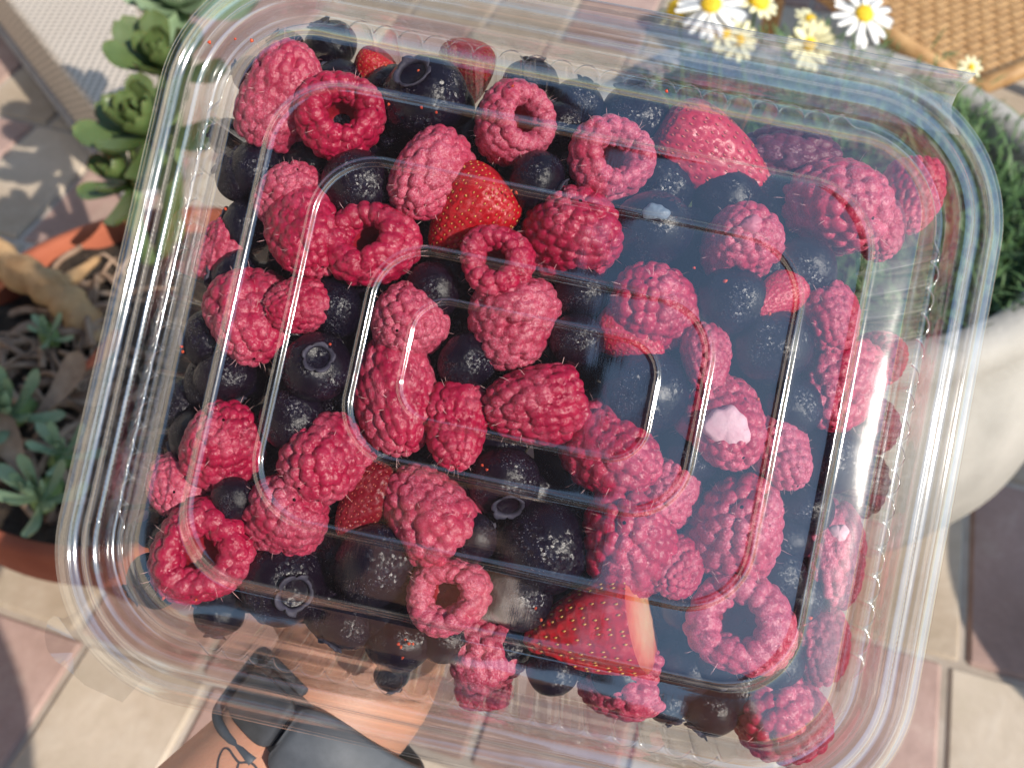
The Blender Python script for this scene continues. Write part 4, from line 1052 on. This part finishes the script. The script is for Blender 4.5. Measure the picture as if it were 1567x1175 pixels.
patch(RO['raspberry with a round white frost patch'], 1113, 653, 34, M['frostpatch'], 'pinkish white frost patch', 1.0, seed=1)
patch(RO['raspberry with a white frost wedge against the right wall'], 1334, 583, 19, M['frostpatch'], 'white frost wedge', 1.2, seed=2)
patch(RO['long raspberry with a pale spot against the lower right wall'], 1284, 815, 14, M['frostpatch'], 'pale pink frost spot', 1.1, seed=3)
patch(RO['round raspberry right of the ice patched blueberry'], 1150, 345, 18, M['frostfaint'], 'faint frost spot', .8, seed=5)
patch(BO_['blueberry with a pale ice patch'], 1003, 326, 20, M['icepatch'], 'pale blue ice patch', .8, seed=4)
# red crumbs under the lid
parts = []; cr = random.Random(9)
for (px, py) in [(595, 160), (590, 100), (645, 165), (668, 172), (640, 108), (785, 132), (790, 295), (782, 292), (1020, 140), (1062, 410), (738, 712), (745, 718), (620, 978), (626, 984), (614, 990), (632, 985), (616, 1006), (820, 930), (828, 948), (278, 530), (280, 538), (505, 527), (345, 320), (300, 918), (250, 915), (1178, 480), (1160, 610), (1240, 945), (610, 985), (385, 62), (360, 60), (320, 65), (1110, 430), (1205, 578)]:
    p = BOX @ in_box(px, py, -.0008 if abs(in_box(px, py, 0).x) < .074 and abs(in_box(px, py, 0).y) < .060 else -.0032); bm = bmesh.new(); bmesh.ops.create_icosphere(bm, subdivisions=1, radius=cr.uniform(.00035, .0006))
    parts.append(([v.co * cr.uniform(.6, 1.3) + p for v in bm.verts], [tuple(v.index for v in f.verts) for f in bm.faces])); bm.free()
V, F = join_parts(parts); tag(mesh_obj('berry_crumbs', V, F, M['crumb']), 'tiny red crumbs stuck under the clear lid', 'crumbs', kind='stuff')

# ------------------------------------------------------------------ hand and forearm under the container
def grow(name, J, mat, root, levels=3):
    """J: (position, radius, parent); one continuous surface grown round the joints"""
    me = bpy.data.meshes.new(name); me.from_pydata([tuple(p) for p, r, q in J], [(q, i) for i, (p, r, q) in enumerate(J) if q is not None], [])
    ob = bpy.data.objects.new('tmp', me); COL.objects.link(ob)
    sk = ob.modifiers.new('skin', 'SKIN'); sk.branch_smoothing = .6; sk.use_smooth_shade = True
    for i, sv in enumerate(me.skin_vertices[0].data): sv.radius = (J[i][1], J[i][1]); sv.use_root = (i == root)
    sb = ob.modifiers.new('sub', 'SUBSURF'); sb.levels = levels; sb.render_levels = levels
    bpy.context.view_layer.update(); dg = bpy.context.evaluated_depsgraph_get()
    m2 = bpy.data.meshes.new_from_object(ob.evaluated_get(dg)); m2.name = name
    bpy.data.objects.remove(ob)
    m2.materials.clear(); m2.materials.append(mat); m2.polygons.foreach_set('use_smooth', [True] * len(m2.polygons))
    return m2
hand = [ # pixel x, y, depth, radius, parent
     (120, 1660, .295, .046, None), (250, 1470, .300, .044, 0), (350, 1290, .314, .0395, 1), (495, 1122, .330, .0292, 2), (560, 1010, .336, .0345, 3),
     (600, 900, .336, .033, 4), (630, 770, .334, .030, 5),
     (480, 930, .332, .019, 4), (425, 820, .326, .0135, 7), (420, 715, .322, .0115, 8), (424, 640, .320, .0095, 9),
     (530, 640, .330, .0105, 6), (530, 520, .324, .0095, 11), (535, 430, .320, .0085, 12), (538, 380, .318, .0075, 13),
     (610, 610, .330, .0108, 6), (625, 470, .324, .0096, 15), (635, 370, .320, .0088, 16), (640, 310, .318, .0078, 17),
     (690, 630, .331, .0103, 6), (725, 500, .325, .0093, 19), (745, 410, .321, .0085, 20), (755, 355, .319, .0075, 21),
     (755, 680, .333, .009, 6), (810, 590, .327, .008, 23), (840, 520, .323, .0075, 24), (855, 480, .321, .0066, 25),
     (648, 985, .339, .0205, 4), (700, 880, .338, .018, 27)]
J = [(at(x, y, d), r, q) for x, y, d, r, q in hand]
n0 = len(J); V3 = Vector
J += [(V3((-.18, -.10, .36)), .045, 0), (V3((-.24, -.26, .54)), .05, n0), (V3((-.30, -.38, .74)), .06, n0 + 1), (V3((-.17, -.440, .74)), .10, n0 + 2),      # elbow, upper arm, shoulder, chest
      (V3((-.16, -.40, .86)), .055, n0 + 3), (V3((-.10, -.34, .95)), .08, n0 + 4), (V3((-.10, -.33, 1.05)), .085, n0 + 5),                              # neck, head
      (V3((-.17, -.442, .55)), .125, n0 + 3), (V3((-.17, -.442, .32)), .14, n0 + 7),                                                                     # waist, hips
      (V3((0.0, -.40, .74)), .06, n0 + 3), (V3((.06, -.28, .46)), .045, n0 + 9), (V3((.09, -.15, .56)), .035, n0 + 10), (V3((.08, -.08, .67)), .025, n0 + 11)]
per = link('person', grow('person', J, M['skin'], n0 + 3))
tag(per, 'bare tattooed forearm and hand holding the container from below', 'person')
S = [(V3((-.17, -.440, .74)), .115, None), (V3((-.30, -.38, .74)), .073, 0), (V3((-.24, -.29, .60)), .062, 1), (V3((-.17, -.442, .55)), .14, 0), (V3((-.17, -.442, .32)), .155, 3),
     (V3((0.0, -.40, .74)), .073, 0), (V3((.035, -.33, .58)), .06, 5), (V3((-.13, -.30, .17)), .095, 4), (V3((-.17, -.06, .13)), .07, 7), (V3((-.17, -.34, .06)), .05, 8), (V3((.11, -.30, .17)), .095, 4), (V3((.15, -.06, .13)), .07, 10), (V3((.15, -.34, .06)), .05, 11)]
link('clothing', grow('clothing', S, M['shirt'], 0), per)
bpy.context.view_layer.update()
def on_skin(px, py):
    d = raydir(px, py).normalized(); ok, loc, nn, _ = per.ray_cast(CLOC, d)
    return (loc, nn) if ok else (at(px, py, .3), -d)
def ribbon(path, w):
    pts = [on_skin(x, y) for x, y in path]; V, F = [], []
    for i, (p, n) in enumerate(pts):
        t = (pts[min(i + 1, len(pts) - 1)][0] - pts[max(i - 1, 0)][0]).normalized(); s = n.cross(t).normalized() * w; p = p + n * .00012
        V += [p - s, p + s]
    for i in range(len(pts) - 1): F.append((2 * i, 2 * i + 1, 2 * i + 3, 2 * i + 2))
    return V, F
def dens(pts, n=10):
    return [(p.x, p.y) for p in spline([Vector((x, y, 0)) for x, y in pts], n)]
tat = [ribbon(dens(p), .00035) for p in ([(332, 1182), (335, 1160), (342, 1146), (350, 1146), (358, 1157), (366, 1166), (376, 1166), (386, 1168), (394, 1177), (400, 1190)], [(366, 1166), (363, 1176), (362, 1190)])]
V, F = join_parts(tat); mesh_obj('tattoo', V, F, M['ink'], per)

# ------------------------------------------------------------------ wrist watch
w0, w1 = at(466, 1172, .3275), at(532, 1080, .332); wc = (w0 + w1) / 2; ax = (w1 - w0).normalized()
tow = (CLOC - wc); tow = (tow - ax * tow.dot(ax)).normalized(); sid = ax.cross(tow).normalized()
if sid.dot(CR) < 0: sid = -sid
wm = Matrix(((sid.x, ax.x, tow.x, wc.x), (sid.y, ax.y, tow.y, wc.y), (sid.z, ax.z, tow.z, wc.z), (0, 0, 0, 1)))
watch = empty('wrist_watch', wm); tag(watch, 'dark grey wrist watch with a strap clasp, worn below the container', 'watch')
def band(a0, a1, r, th, half, n, mat, name, taper=0.0, crown=0.0, closed=False):
    V, F = [], []; m = 8
    for i in range(n + 1):
        t = i / n; a = a0 + (a1 - a0) * t; e = 1 - taper * (2 * abs(t - .5)) ** 6
        for (u, h) in ((-1, 0), (-1, .7), (-.93, 1), (0, 1 + crown), (.93, 1), (1, .7), (1, 0), (0, 0)):
            rr_ = r + th * h * (1 if 0.02 < t < .98 or closed else .3); V.append((rr_ * math.sin(a) * 1.04, half * u * e, rr_ * math.cos(a)))
    for i in range(n):
        for j in range(m): F.append((i * m + j, i * m + (j + 1) % m, (i + 1) * m + (j + 1) % m, (i + 1) * m + j))
    F.append(tuple(range(m))); F.append(tuple(n * m + j for j in range(m - 1, -1, -1)))
    return mesh_obj(name, V, F, mat, watch)
WR = .0305
band(0, 2 * math.pi, WR, .0022, .0105, 72, M['rubber'], 'strap', closed=True)
band(rad(-18), rad(88), WR + .0022, .0042, .0128, 30, M['buckle'], 'case', .35, .12)
band(rad(-62), rad(-20), WR + .0022, .0022, .0085, 16, M['rubber'], 'strap_end', .3, .1)
# buckle frame: a rounded bar loop on the left
V, F = tube(spline([Vector(((WR + .0040) * math.sin(a) * 1.04, y, (WR + .0040) * math.cos(a))) for a, y in ((rad(-22), .0125), (rad(-48), .0128), (rad(-66), .0118), (rad(-71), .006), (rad(-71), -.006), (rad(-66), -.0118), (rad(-48), -.0128), (rad(-22), -.0125))], 6), .0016, 8)
mesh_obj('buckle_frame', V, F, M['buckle'], watch)
